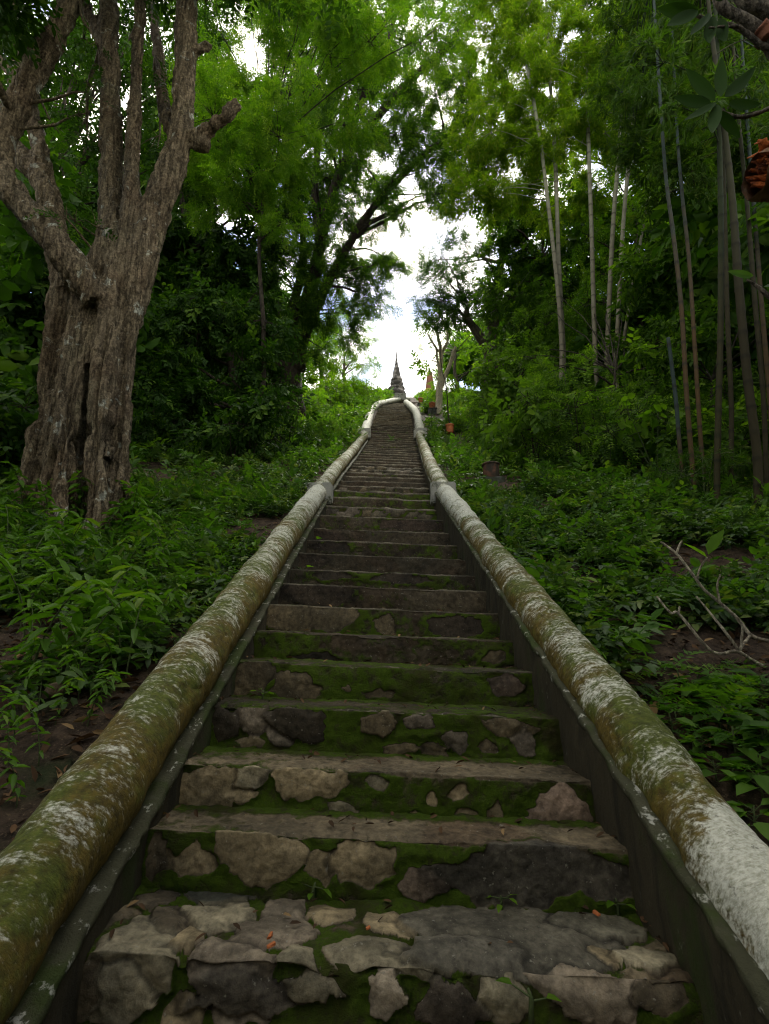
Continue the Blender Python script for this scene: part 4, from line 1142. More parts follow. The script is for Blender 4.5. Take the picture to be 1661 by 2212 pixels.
cover('grass', 'bright grass and weeds along the top of the slope', [
    (5200, -5, -.6, 15, 33, .03, .35, 1.3, 1.2), (5200, .8, 5, 15, 33, .03, .35, 1.3, 1.2), (6500, -5, 7, 30.5, 44, .05, .5, 1.8, 1.2)], M['leaf_bright'], FAN, 23)

# rocks on the bare soil
M['rock'] = mat_simple('tan_rock', (.13, .095, .06), .4, 9, .9, .8, dirt=(.03, .035, .015), dirt_amt=.4)
def rock(X, Y, w_px, h_px, label, seed):
    import bmesh
    p = bank(X, Y); s = px(1, X, Y, p[1])
    bm = bmesh.new(); bmesh.ops.create_icosphere(bm, subdivisions=4, radius=1)
    V = np.array([v.co[:] for v in bm.verts]); r = np.random.default_rng(seed)
    for _ in range(9):                                           # knock flat facets off a ball
        n_ = r.normal(0, 1, 3); n_ /= np.linalg.norm(n_); k = r.uniform(.55, .85)
        e = V @ n_ - k; V = V - np.clip(e, 0, None)[:, None] * n_ * .92
    V *= np.array([w_px * s / 2, w_px * s / 2.6, h_px * s / 2])
    V += (np.stack([fbm(V * 30 + 9 * k, seed + k, 4) for k in range(3)], 1) - .5) * w_px * s * .10
    for v_, c_ in zip(bm.verts, V): v_.co = c_
    me = bpy.data.meshes.new('rock'); bm.to_mesh(me); bm.free(); me.materials.append(M['rock'])
    o = bpy.data.objects.new('rock', me); COL.objects.link(o); o.location = [float(c) for c in p + [0, 0, h_px * s * .25]]; o.rotation_euler = (.1, .1, r.uniform(0, 3)); tag(o, label, 'rock')
rock(112, 1512, 62, 46, 'tan rock on bare soil among the herbs left of the left rail', 3)
rock(64, 1540, 40, 24, 'smaller flat tan rock just below the tan rock on bare soil', 4)
# leaf litter
M['litter'] = mat_leaf('dry_leaves', (.035, .020, .010), (.11, .062, .030), (.20, .13, .06), .1, .7, (1, 1, 1))
LIT = [proto_broad(1, .02, .10, .045, 60 + k, 20, 0) for k in range(5)]
def litter():
    rng = np.random.default_rng(31); parts = []
    x, y, z = scatter(2600, -4.5, 4.5, 1.0, 7, rng)
    d = unit(len(x), rng); d[:, 2] *= .25
    parts.append(sprays(LIT, np.stack([x, y, z + .012], 1), d, .8, rng, .3))
    x, y, z = scatter(1500, -3, -.9, 1.0, 3.4, rng)
    d = unit(len(x), rng); d[:, 2] *= .35
    parts.append(sprays(LIT, np.stack([x, y, z + .014], 1), d, .5, rng, .4))
    x, y, z = scatter(1300, 1.0, 3.2, 1.8, 3.8, rng)
    d = unit(len(x), rng); d[:, 2] *= .3
    parts.append(sprays(LIT, np.stack([x, y, z + .012], 1), d, .5, rng, .4))
    px_, py_, pz_ = [], [], []
    for k in range(1, 55):                                      # on the treads, gathered against the walls
        y0, y1, z0 = ystep[k], ystep[k + 1], zstep[k]
        nk = 30 if k < 8 else 24
        u = np.clip(rng.normal(0, .28, nk) + rng.choice([-.66, .66, 0], nk, p=[.3, .35, .35]), -.70, .70)
        s = rng.uniform(.04, y1 - y0 - .01, nk)
        c_ = xc(y0) if k > 15 else np.interp(y0, KEY[:, 1], KEY[:, 0])
        px_.append(u + c_); py_.append(y0 + s); pz_.append(z0 + TILT * u + .016)
    p = np.stack([np.concatenate(px_), np.concatenate(py_), np.concatenate(pz_)], 1)
    d = unit(len(p), rng); d[:, 2] *= .15
    parts.append(sprays(LIT, p, d, .28, rng, .25))
    V, Fq, A = join_arrays(parts)
    tag(obj('leaf_litter', mesh_np('leaf_litter', V, Fq, M['litter'], {'rnd': A})), 'dry brown leaves lying on the soil and the steps', None, None, 'stuff')
litter()

# ------------------------------------------------------------------ countable plants
def herb_mesh(seed, H=.45, n=9, ll=.11, lw=.036, lean=.35):
    r = np.random.default_rng(seed)
    a = r.uniform(0, 6.28)
    t = np.linspace(0, 1, 8)
    P = np.stack([np.cos(a) * lean * H * t ** 2, np.sin(a) * lean * H * t ** 2, H * (t - .18 * t ** 3)], 1)
    st = MB(); add_tube(st, P, np.linspace(.0045, .0018, 8), 5)
    V, Fq, A = [], [], []
    k = 0
    for i in range(n):
        tt = .22 + .78 * i / (n - 1)
        b = np.array([np.interp(tt, t, P[:, j]) for j in range(3)])
        for s in (0, 1):
            ang = i * 1.57 + s * math.pi + r.normal(0, .35)
            d = np.array([math.cos(ang), math.sin(ang), r.normal(.0, .25)]); d /= np.linalg.norm(d)
            nn = np.array([r.normal(0, .2), r.normal(0, .2), 1]); nn -= d * (nn @ d); nn /= np.linalg.norm(nn)
            sz = (.55 + .6 * math.sin(math.pi * min(1, .25 + .75 * (1 - tt) + .1))) * r.uniform(.8, 1.2)
            V.append(leaf6(b, d, nn, ll * sz, lw * sz, .3, .45)); Fq.append(F6 + 6 * k); k += 1
            A.append(np.full(6, np.clip(.25 + .6 * tt + r.normal(0, .12), 0, .92)))
    return st, (np.concatenate(V), np.concatenate(Fq), np.concatenate(A))
def rosette_mesh(seed, n=9, ll=.13, lw=.062, H=.12):
    r = np.random.default_rng(seed); V, Fq, A = [], [], []
    st = MB(); add_tube(st, np.array([[0, 0, -.03], [0.004, 0, H * .5], [0, .004, H]]), [.006, .005, .003], 5)
    for k in range(n):
        ang = k * 2.4 + r.normal(0, .2); tt = .35 + .65 * k / n
        d = np.array([math.cos(ang), math.sin(ang), r.uniform(-.05, .45)]); d /= np.linalg.norm(d)
        nn = np.array([r.normal(0, .2), r.normal(0, .2), 1]); nn -= d * (nn @ d); nn /= np.linalg.norm(nn)
        b = np.array([0, 0, H * tt]) + d * .035
        q = np.array([[0, 0, H * tt * .9], b]); add_tube(st, q, [.0025, .0018], 4, False)
        s = r.uniform(.7, 1.2)
        V.append(leaf6(b, d, nn, ll * s, lw * s, .25, .35)); Fq.append(F6 + 6 * k); A.append(np.full(6, r.uniform(.1, .9)))
    return st, (np.concatenate(V), np.concatenate(Fq), np.concatenate(A))
def fern_mesh(seed, n=6, L=.30):
    r = np.random.default_rng(seed)
    st = MB(); add_tube(st, np.array([[0, 0, -.04], [.01, 0, .05], [0, 0, .12]]), [.006, .005, .004], 5)
    pos = np.tile([0, 0, .11], (n, 1)) + r.normal(0, .01, (n, 3)); ang = np.arange(n) / n * 6.28 + r.normal(0, .2, n)
    d = np.stack([np.cos(ang), np.sin(ang), r.uniform(.2, .8, n)], 1)
    s = sprays([proto_pinnate(10, L, .055, .017, 70 + seed + k, .45) for k in range(3)], pos, d, 1.0, r, .15)
    return st, s
def shrub_mesh(seed, protos, R=.7, dens=230, scale=1.0, stems=6):
    r = np.random.default_rng(seed); st = MB(); parts = []
    for k in range(stems):
        a = k / stems * 6.28 + r.normal(0, .4); lean = r.uniform(.25, .9)
        tip = np.array([math.cos(a) * R * lean, math.sin(a) * R * lean, R * r.uniform(.8, 1.7)])
        t = np.linspace(0, 1, 7)[:, None]
        q = tip * np.hstack([t, t, t ** .75]) ; q[:, 2] -= .06 * (1 - t[:, 0])
        add_tube(st, q, np.linspace(.013, .004, 7), 5, False)
        parts.append(clump_sprays(tip * [1, 1, .9], R * r.uniform(.45, .6), dens / stems * 4.5, r, protos, scale, .8, .3, 6, tip * .5, st))
    return st, join_arrays(parts)
def plant_proto(name, pair, leafmat, stemmat=None, part='leaves'):
    st, (V, Fq, A) = pair
    root = bpy.data.objects.new(name, None); root.empty_display_size = .05; COL.objects.link(root)
    s = bpy.data.objects.new('stem', st.mesh('stem', stemmat or M['stem'], True)); COL.objects.link(s); s.parent = root
    l = bpy.data.objects.new(part, mesh_np(part, V, Fq, leafmat, {'rnd': A})); COL.objects.link(l); l.parent = root
    return root
USED = set()
def place(proto, loc, rz, sc, label, cat, group):
    if proto.name not in USED:
        USED.add(proto.name)
        o = proto; o.location = [float(c) for c in loc]; o.rotation_euler = (0, 0, rz); o.scale = (sc, sc, sc)
    else:
        o = copy_tree(proto, [float(c) for c in loc], rz, sc)
    return tag(o, label, cat, group)
rp = random.Random(5)
herbs = [plant_proto('leafy_herb', herb_mesh(k, rp.uniform(.34, .52), 9, .088, .030), M['leaf_herb']) for k in range(5)]
ros = [plant_proto('broad_leaved_weed', rosette_mesh(k, 9 + k), M['leaf_herb']) for k in range(4)]
ferns = [plant_proto('ferny_seedling', fern_mesh(k), M['leaf_herb']) for k in range(3)]
def spots(n, x0, x1, y0, y1, seed, lo=1.2, hi=9):
    r = np.random.default_rng(seed); out = []; tries = 0
    while len(out) < n and tries < n * 40:
        tries += 1
        X, Y = r.uniform(x0, x1), r.uniform(y0, y1)
        p = bank(X, Y, lo, hi)
        if p is None or abs(p[0] - xc(p[1])) < 1.12: continue
        if any(np.hypot(*(p - q)[:2]) < .10 for q in out): continue
        out.append(p)
    return out
for i, p in enumerate(spots(64, 0, 400, 1090, 1520, 1)):
    place(herbs[i % 5], p - [0, 0, .02], rp.uniform(0, 6.3), rp.uniform(.5, 1.3), 'leafy herb with narrow drooping leaves on the left bank below the fluted trunk', 'herb', 'narrow-leaved herbs on the left bank')
for i, p in enumerate(spots(26, 20, 330, 1050, 1180, 12, 1.2, 5.2)):
    place(herbs[i % 5], p - [0, 0, .02], rp.uniform(0, 6.3), rp.uniform(.9, 1.5), 'tall bright leafy herb growing against the base of the fluted trunk', 'herb', 'tall herbs at the trunk base')
for i, p in enumerate(spots(30, 0, 300, 1470, 1760, 2)):
    place(herbs[i % 5], p - [0, 0, .02], rp.uniform(0, 6.3), rp.uniform(.42, .7), 'small leafy herb in bare soil beside the foot of the left rail', 'herb', 'small herbs beside the left rail')
for i, p in enumerate(spots(34, 1130, 1420, 1180, 1420, 3) + spots(12, 1400, 1661, 1120, 1220, 33)):
    place(ros[i % 4], p - [0, 0, .01], rp.uniform(0, 6.3), rp.uniform(.6, 1.05), 'broad-leaved weed in the low growth along the right rail', 'weed', 'broad-leaved weeds beside the right rail')
for i, p in enumerate(spots(22, 1440, 1661, 1500, 1900, 4)):
    place(ros[i % 4], p - [0, 0, .01], rp.uniform(0, 6.3), rp.uniform(.5, .95), 'lush broad-leaved weed growing beside the white foot of the right rail', 'weed', 'weeds at the foot of the right rail')
for i, p in enumerate(spots(16, 1300, 1661, 1450, 1700, 6) + spots(8, 1100, 1500, 1150, 1350, 7)):
    place(ferns[i % 3], p - [0, 0, .02], rp.uniform(0, 6.3), rp.uniform(.5, 1.0), 'low ferny seedling with paired leaflets on the right bank', 'seedling', 'ferny seedlings on the right bank')
for i, p in enumerate(spots(14, 250, 700, 1100, 1350, 8)):
    place(ferns[i % 3], p - [0, 0, .02], rp.uniform(0, 6.3), rp.uniform(.6, 1.1), 'low ferny seedling with paired leaflets on the left bank', 'seedling', 'ferny seedlings on the left bank')

shA = plant_proto('feathery_shrub', shrub_mesh(1, PIN, .8, 260, 1.25), M['leaf_feather'], M['bark_dark'], 'foliage')
shB = plant_proto('broad_leaved_shrub', shrub_mesh(2, BRD, .75, 210, 1.25), M['leaf_feather'], M['bark_dark'], 'foliage')
shC = plant_proto('bright_shrub', shrub_mesh(3, PIN_FAR, .8, 180, .75), M['leaf_bright'], M['bark_grey'], 'foliage')
shD = plant_proto('dark_shrub', shrub_mesh(4, BRD, .8, 220, 1.3), M['leaf_dark'], M['bark_dark'], 'foliage')
shE = plant_proto('grassy_shrub', shrub_mesh(6, FAN, .6, 330, 1.0), M['leaf_bamboo_dark'], M['stem'], 'foliage')
def shrubs(proto, pts, label, cat, group, s0, s1):
    for X, Y, y in pts:
        q = at(X, Y, y); g = gpt(q[0], y)
        if any(abs(g[0] - p[0]) < (1.0 if p[1] < 10 else 1.3) and p[1] - 5 < y < p[1] + .6 for p in POTS): continue
        place(proto, g, rp.uniform(0, 6.3), rp.uniform(s0, s1), label, cat, group)
r_ = np.random.default_rng(14)
def band(n, x0, x1, y0, y1): return [(x, 900, y) for x, y in zip(np.linspace(x0, x1, n) + r_.uniform(-25, 25, n), r_.uniform(y0, y1, n))]
shrubs(shA, band(10, 1120, 1640, 7, 8.6), 'feathery green shrub in the thicket between the rusty drum and the dark culms', 'shrub', 'feathery shrubs in the right thicket', .7, 1.1)
shrubs(shB, band(9, 1150, 1640, 8.6, 11), 'broad-leaved green shrub in the thicket below the pale culms', 'shrub', 'broad-leaved shrubs below the pale culms', .9, 1.4)
shrubs(shE, band(6, 1430, 1680, 5.2, 6.4), 'grassy dark shrub at the feet of the right edge culms', 'shrub', 'grassy shrubs at the feet of the culms', .5, .8)
shrubs(shD, band(9, 320, 600, 8.2, 11.5), 'dark leafy shrub in the shade right of the fluted trunk', 'shrub', 'dark shrubs right of the fluted trunk', .7, 1.1)
shrubs(shD, band(5, -60, 60, 5.6, 8), 'dark leafy shrub left of the fluted trunk', 'shrub', 'dark shrubs left of the fluted trunk', .7, 1.1)
shrubs(shC, [(690, 900, 19), (720, 900, 21.5), (742, 900, 24), (668, 900, 17.5), (760, 900, 27), (700, 900, 24), (780, 900, 30), (730, 900, 28)], 'sunny bright shrub on the left bank below the stair head', 'shrub', 'bright shrubs left of the stair head', .8, 1.3)
shrubs(shC, [(985, 900, 19), (1010, 900, 21), (975, 900, 23.5), (1000, 900, 25), (1030, 900, 18), (950, 900, 28)], 'bright shrub behind the pots on the right bank', 'shrub', 'bright shrubs behind the pots', .7, 1.2)
shrubs(shA, band(6, 1050, 1140, 13, 17), 'feathery shrub on the right bank between the leaning tree and the rusty drum', 'shrub', 'feathery shrubs below the leaning tree', .7, 1.1)
# heart-leaved climber over the thicket
vine = plant_proto('heart_leaved_climber', shrub_mesh(9, [proto_broad(3, .22, .17, .15, 90 + k) for k in range(4)], .7, 34, .9, 5), M['leaf_bright'], M['stem'], 'foliage')
shrubs(vine, [(1220, 900, 9.0), (1300, 900, 7.6), (1400, 900, 7.2), (1180, 900, 10)], 'climber with big pale heart-shaped leaves over the right thicket', 'climber', 'heart-leaved climbers in the right thicket', .8, 1.1)

# ------------------------------------------------------------------ stupa on the hilltop
def stupa():
    y = 46; sc = px(1, 855, 850, y)                            # metres per photo pixel there
    ctr = at(857, 868, y)
    root = thing('stupa', ctr, 'grey tiered stupa with a ringed pointed spire on the hilltop beyond the stairs', 'stupa')
    MS = mat_simple('stupa_stone', (.17, .155, .14), .35, 3, .85, .5, dirt=(.035, .032, .028), dirt_amt=.8)
    Z = lambda Y: (868 - Y) * sc * 1.13
    def part(name, prof, seg=20, seed=0):
        V, Fq = lathe([(r * sc, Z(Y)) for r, Y in prof], ctr, seg, .12, seed)
        obj(name, mesh_np(name, V, Fq, MS), root)
    part('base', [(26, 880), (26, 866), (22, 864), (22, 858), (19, 856)], 4)
    part('lower_tier', [(14, 858), (17.5, 855), (19, 851.5), (19, 848.5), (15.5, 846.5), (15, 844.5), (18, 842.5), (18, 840), (14, 838), (9.5, 837), (9, 835)], 16, 2)
    part('upper_tier', [(9.5, 838), (13.4, 834), (14.4, 831), (14.2, 828.5), (10.6, 826.8), (10.4, 825.6), (13.0, 824), (12.8, 821.5), (9.6, 819.8), (7, 819)], 16, 3)
    part('bell', [(10.6, 822), (10.0, 818.5), (8.6, 812), (7.6, 806), (6.6, 800), (5.4, 795), (4.6, 792.5), (3, 791.5)], 12, 4)
    ring = []
    for k in range(9):
        Y = 794 - k * 2.3; r = 4.6 - .38 * k
        ring += [(r * .72, Y), (r, Y - .8), (r, Y - 1.5), (r * .72, Y - 2.2)]
    part('spire', ring + [(1.5, 772), (.9, 764), (.45, 756), (.12, 748)], 10, 5)
stupa()

# brick-red tapering tower half hidden behind the pale trunk
def tower():
    y = 38; sc = px(1, 928, 830, y); ctr = at(929.5, 862, y)
    root = thing('brick_tower', ctr, 'tapering brick-red tower half hidden behind the pale cut trunk', 'tower')
    MR = mat_simple('red_brick', (.19, .075, .042), .3, 4, .85, .5, dirt=(.12, .05, .03), dirt_amt=.4)
    MY = mat_simple('ochre_band', (.34, .20, .06), .2, 5)
    Z = lambda Y: (862 - Y) * sc * 1.13
    def sq(name, rows, mat):
        V, Fq = lathe([(r * sc * 1.41, Z(Y)) for r, Y in rows], (0, 0, 0), 4)
        a = math.radians(38); V[:, :2] = V[:, :2] @ np.array([[math.cos(a), math.sin(a)], [-math.sin(a), math.cos(a)]])
        obj(name, mesh_np(name, V + ctr, Fq, mat), root)
    rows = []
    for k in range(7):
        Ya = 843 - k * 5.0; r = 9.2 - .55 * k
        rows += [(r, Ya), (r - .15, Ya - 4.2), (r - .5, Ya - 4.4), (r - .5, Ya - 4.9)]
    sq('shaft', rows + [(3.6, 806), (1.4, 803)], MR)
    sq('base', [(11, 880), (11, 850), (10, 849), (10, 844), (9.4, 843)], MY)
tower()

# pots
M['terracotta'] = mat_simple('terracotta', (.40, .125, .045), .25, 9, .8, .3, dirt=(.12, .07, .04), dirt_amt=.35)
M['concrete_dark'] = mat_simple('dark_concrete', (.085, .085, .08), .35, 7, .9, .5, dirt=(.03, .035, .02), dirt_amt=.6)
M['rust'] = mat_simple('rusty_clay', (.115, .052, .030), .45, 8, .8, .6, dirt=(.03, .024, .016), dirt_amt=.65)
def pot(label, X, Y, y, r_px, h_px, ped=None, name='plant_pot', plant=True):
    b = at(X, Y, y); s = px(1, X, Y, y)
    r, h = r_px * s, h_px * s * 1.08
    root = thing(name, b, label, 'pot')
    V, Fq = lathe([(.001, .0), (r * .74, 0), (r * .80, h * .15), (r * .93, h * .78), (r * .93, h * .80), (r * 1.06, h * .81), (r * 1.08, h * .97), (r * 1.0, h), (r * .90, h * .97), (r * .86, h * .86)], b, 28, .012)
    obj('body', mesh_np('body', V, Fq, M['terracotta'], smooth=False), root)
    V, Fq = lathe([(r * .88, h * .88), (r * .4, h * .91), (.001, h * .9)], b, 16)
    obj('soil', mesh_np('soil', V, Fq, M['soil']), root)
    return b, r, h
pot('largest terracotta pot, at the foot of a thin sapling on the right bank', 972, 936, 15.6, 9.2, 18)
pot('terracotta pot standing on a dark concrete pedestal left of the pale cut trunk', 933.5, 884, 21, 6.8, 13.5)
pot('small far terracotta pot near the head of the stairs', 909, 872, 27, 5.6, 11)
def pedestal(label, X, Y, y, w_px, h_px):
    b = at(X, Y, y); s = px(1, X, Y, y); w_, h_ = w_px * s, h_px * s * 1.06
    root = thing('pedestal', b - [0, 0, h_], label, 'pedestal')
    mb = MB(); add_box(mb, b - [0, 0, h_ / 2 + .15], (w_, w_, h_ + .3), None, .006); obj('shaft', mb.mesh('shaft', M['concrete_dark']), root)
    mb = MB(); add_box(mb, b - [0, 0, .028], (w_ * 1.14, w_ * 1.14, .056), None, .004); obj('cap', mb.mesh('cap', M['concrete_dark']), root)
pedestal('dark concrete pedestal under the middle terracotta pot', 933.5, 884.5, 21, 17, 22)
pedestal('dark low pedestal under the small far terracotta pot', 909, 872.5, 27, 13, 12)
# thin sapling rising from the largest pot
def sapling():
    P, R = L_([(972, 921, 15.6, 1.6), (968, 895, 15.6, 1.6), (966, 860, 15.6, 1.4), (962, 825, 15.6, 1.3), (955, 800, 15.6, 1.1), (951, 765, 15.6, 1.0), (953, 735, 15.6, .7)])
    root = thing('sapling', P[0], 'thin dark sapling growing out of the largest terracotta pot', 'sapling')
    mb = MB(); Q = smooth_path(np.column_stack([P, R]), 30); add_tube(mb, Q[:, :3], Q[:, 3], 6); obj('stem', mb.mesh('stem', M['bark_dark'], True), root)
    rng = np.random.default_rng(3); tw = MB()
    crown_obj([clump_sprays(at(X, Y, 15.6), r, 240, rng, PIN, .9, .8, .5, 5, at(953, 745, 15.6), tw) for X, Y, r in ((925, 740, .22), (905, 748, .20), (948, 715, .25), (965, 725, .2))], M['leaf_dark'], root, 'leaves')
    obj('twig', tw.mesh('twig', M['bark_dark']), root)
sapling()

# rusty drum-shaped planter on a stone block
def drum():
    X, y = 1062, 7.9; b = at(X, 1036, y); s = px(1, X, 1020, y)
    root = thing('planter', b, 'rust-brown drum planter with a flared rim on the right bank', 'planter')
    r = 17.5 * s; h = 34 * s * 1.05
    V, Fq = lathe([(.001, 0), (r * .95, 0), (r, h * .05), (r * .98, h * .3), (r, h * .33), (r * 1.0, h * .38), (r * .99, h * .84), (r * 1.02, h * .88), (r * 1.12, h * .90), (r * 1.13, h * .97), (r * 1.08, h), (r * .95, h * .98), (r * .93, h * .85)], b, 32, .012)
    obj('body', mesh_np('body', V, Fq, M['rust'], smooth=True), root)
    V, Fq = lathe([(r * .95, h * .87), (r * .4, h * .9), (.001, h * .9)], b, 16); obj('soil', mesh_np('soil', V, Fq, M['soil']), root)
    w_ = 46 * s; hb = 26 * s
    r2 = thing('block', b - [0, 0, hb], 'squat mossy stone block under the rusty drum planter', 'block')
    import bmesh
    bm = bmesh.new(); bmesh.ops.create_cube(bm, size=1); bmesh.ops.scale(bm, vec=(w_, w_, hb + .2), verts=bm.verts)
    bmesh.ops.bevel(bm, geom=bm.edges[:], offset=.02, segments=2, affect='EDGES'); bmesh.ops.subdivide_edges(bm, edges=bm.edges[:], cuts=3, use_grid_fill=True)
    for v_ in bm.verts:
        c_ = np.array(v_.co[:]) + b - [0, 0, (hb + .2) / 2]
        v_.co = c_ + (np.array([fbm((c_ * 9 + 20 * k)[None], 33 + k, 3)[0] for k in range(3)]) - .5) * .05
    me = bpy.data.meshes.new('stone'); bm.to_mesh(me); bm.free(); me.materials.append(M['concrete_dark']); obj('stone', me, r2)
    q = plant_proto('planter_weed', rosette_mesh(44, 12, .16, .07, .10), M['leaf_herb'])
    place(q, b + [0, 0, h * .9], 1, .45, 'small broad-leaved weed growing in the rusty drum planter', 'weed', None)
drum()

# pale cut trunk (frangipani) by the pots
limbs = [down(*L_([(947, 895, 21, 8.5), (948, 860, 21, 7.8), (951, 826, 21, 7.2)]), .4), L_([(950, 832, 21, 5.5), (951, 800, 21, 5), (953, 768, 21, 4.2), (948, 735, 21, 3.6), (940, 705, 21, 3), (934, 690, 21, 2)]),
         L_([(954, 832, 21, 5.5), (962, 810, 21, 4.6), (972, 790, 21, 4.2), (978, 768, 21, 3.8), (984, 750, 21, 3)]), L_([(953, 770, 21, 3.4), (960, 752, 21, 3.2), (967, 738, 21, 3), (966, 715, 21, 2)]),
         L_([(947, 760, 21, 2.6), (938, 745, 21, 2.4), (924, 722, 21, 2)]), L_([(949, 806, 20.9, 3), (945, 775, 20.9, 2.6), (942, 750, 20.9, 2)])]
make_tree('frangipani_tree', 'pale bare-limbed cut trunk beside the pots near the stair head', limbs,
          [(at(X, Y, 21), r) for X, Y, r in ((918, 705, .5), (936, 675, .5), (960, 690, .5), (905, 690, .35), (925, 800, .32), (912, 780, .3), (975, 700, .4))],
          M['leaf_feather'], M['bark_cream'], BRD, 90, 1.7, seed=30, gnarl=.02)

# ------------------------------------------------------------------ near frangipani tree, its trunk just outside the right edge
def frangipani():
    base = gpt(2.75, 2.0)
    root = thing('frangipani_tree', base, 'frangipani tree reaching in at the upper right with long leaves and a broken orange limb', 'tree')
    mb = MB()
    def tub(spec, seg=10, n=6):
        P, R = L_(spec); Q = smooth_path(np.column_stack([P, R]), len(spec) * n)
        S = Q[:, :3]
        V, Fq, Ft = tube(S, Q[:, 3], seg)
        V = V + (np.stack([fbm(V * 14 + k * 9, 3 + k, 3) for k in range(3)], 1) - .5) * .016
        k = mb.n; mb.V.append(V); mb.F.setdefault(4, []).append(Fq + k); mb.F.setdefault(3, []).append(Ft + k); mb.A.append(np.zeros(len(V))); mb.n += len(V)
    tr = at(1900, 240, 2.1)
    P = np.vstack([base - [0, 0, .4], base + [0, 0, .3], base + (tr - base) * .55 + [.12, 0, 0], tr, tr + [-.25, .05, .9]])
    V, Fq, Ft = tube(smooth_path(np.column_stack([P, [.17, .15, .13, .12, .08]]), 30)[:, :3], np.linspace(.17, .07, 30), 14)
    k = mb.n; mb.V.append(V); mb.F.setdefault(4, []).append(Fq + k); mb.F.setdefault(3, []).append(Ft + k); mb.A.append(np.zeros(len(V))); mb.n += len(V)
    tub([(1900, 240, 2.1, 34), (1760, 165, 2.1, 30), (1690, 110, 2.1, 24), (1640, 66, 2.1, 14), (1606, 42, 2.1, 11), (1576, 26, 2.1, 11), (1556, 8, 2.1, 11), (1545, -40, 2.1, 10)])
    tub([(1900, 120, 2.2, 30), (1740, 60, 2.2, 24), (1661, 26, 2.2, 17), (1610, 6, 2.2, 14), (1580, -40, 2.2, 11)])
    tub([(1690, 120, 2.12, 10), (1637, 92, 2.1, 6), (1612, 72, 2.1, 5.5), (1580, 56, 2.1, 4.5), (1530, 42, 2.1, 4), (1505, 32, 2.1, 4), (1478, 6, 2.1, 4), (1462, -40, 2.1, 4)], 8)
    tub([(1612, 70, 2.1, 4.5), (1590, 58, 2.08, 3.5), (1562, 57, 2.05, 3), (1530, 60, 2.03, 2)], 6)
    tub([(1860, 200, 2.1, 8), (1740, 205, 2.1, 5), (1661, 234, 2.1, 4.2), (1637, 246, 2.1, 4), (1605, 253, 2.1, 4), (1575, 248, 2.1, 3.6), (1549, 236, 2.1, 3.4)], 8)
    tub([(1800, 720, 2.4, 7), (1700, 670, 2.4, 6), (1661, 640, 2.4, 5), (1636, 618, 2.4, 4), (1612, 603, 2.4, 2.4)], 8)
    obj('trunk', mb.mesh('trunk', M['bark_grey'], True), root)
    # broken limb: a thick stub cut off above the bank, torn orange wood on top
    MO = mat_simple('torn_orange_wood', (.42, .10, .018), .55, 16, .8, .8, dirt=(.08, .02, .008), dirt_amt=.5)
    MBk = mat_simple('peeling_brown_bark', (.15, .075, .035), .4, 8, .85, .6, dirt=(.20, .19, .16), dirt_amt=.3)
    st = MB()
    P, R = L_([(1900, 250, 2.12, 46), (1800, 330, 2.2, 50), (1730, 366, 2.2, 52), (1686, 376, 2.2, 50), (1652, 378, 2.2, 48), (1630, 378, 2.2, 44)])
    Q = smooth_path(np.column_stack([P, R]), 40); V, Fq, Ft = tube(Q[:, :3], Q[:, 3], 20, False)
    V = V + (np.stack([fbm(V * 16 + k * 9, 3 + k, 4) for k in range(3)], 1) - .5) * .05
    o = obj('broken_limb', mesh_np('broken_limb', V, Fq, MBk, smooth=True), root)
    st = MB(); c0 = at(1634, 360, 2.2); s = px(1, 1630, 370, 2.2); rng = np.random.default_rng(8)
    for k in range(46):
        a = rng.uniform(0, 6.28); rr_ = 38 * s * math.sqrt(rng.random())
        if math.sin(a) < -.2 and k % 3: a = -a
        b = at(1672, 378, 2.2) + np.array([0, math.cos(a) * rr_, math.sin(a) * rr_])
        d = np.array([-rng.uniform(26, 40) * s, rng.normal(0, .012), rng.normal(.012, .014)])
        add_tube(st, np.array([b, b + d * .6, b + d]), [.020, .015, .004], 5)
    for k in range(14):
        b = at(rng.uniform(1640, 1690), 340, 2.2) + np.array([0, rng.normal(0, .04), 0])
        add_tube(st, np.array([b, b + [-.02, rng.normal(0, .02), .03], b + [-.04, rng.normal(0, .03), .055]]), [.018, .014, .003], 5)
    obj('torn_wood', st.mesh('torn_wood', MO), o)
    o.children[0].location = (0, 0, 0)
    st = MB()
    P, R = L_([(1662, 84, 2.09, 22), (1652, 72, 2.09, 24), (1640, 64, 2.09, 19)])
    V, Fq, Ft = tube(smooth_path(np.column_stack([P, R]), 14)[:, :3], np.linspace(R[0], R[-1], 14), 16)
    V = V + (np.stack([fbm(V * 30 + k * 9, 3 + k, 4) for k in range(3)], 1) - .5) * .03
    obj('torn_bark', mesh_np('torn_bark', V, [Fq, Ft], mat_simple('torn_red_bark', (.17, .062, .032), .5, 18, .9, .8, dirt=(.25, .2, .15), dirt_amt=.4)), root)
    # leaves, each a long folded blade between two photo points
    def blade(X0, Y0, X1, Y1, y0, y1, wpx, mat=M['leaf_gloss']):
        a, b = at(X0, Y0, y0), at(X1, Y1, y1); L = np.linalg.norm(b - a); d = (b - a) / L
        n = -ray(X0, Y0); n = n + np.array([rng.normal(0, .25), 0, .5]); n -= d * (n @ d); n /= np.linalg.norm(n)
        s = np.cross(n, d); W = px(wpx, X0, Y0, y0)
        t = np.linspace(0, 1, 12); prof = np.sin(np.pi * t ** .8) ** .8 * .5; prof[0] = .03; prof[-1] = .01
        m = a + d * (L * t)[:, None] - n * (.18 * L * (t - t * t) - .04)[:, None]
        rows = [m + s * (prof * W * q)[:, None] + n * (abs(q) * .14 * W * prof * 2)[:, None] for q in (-1, -.5, 0, .5, 1)]
        V = np.stack(rows, 1).reshape(-1, 3)
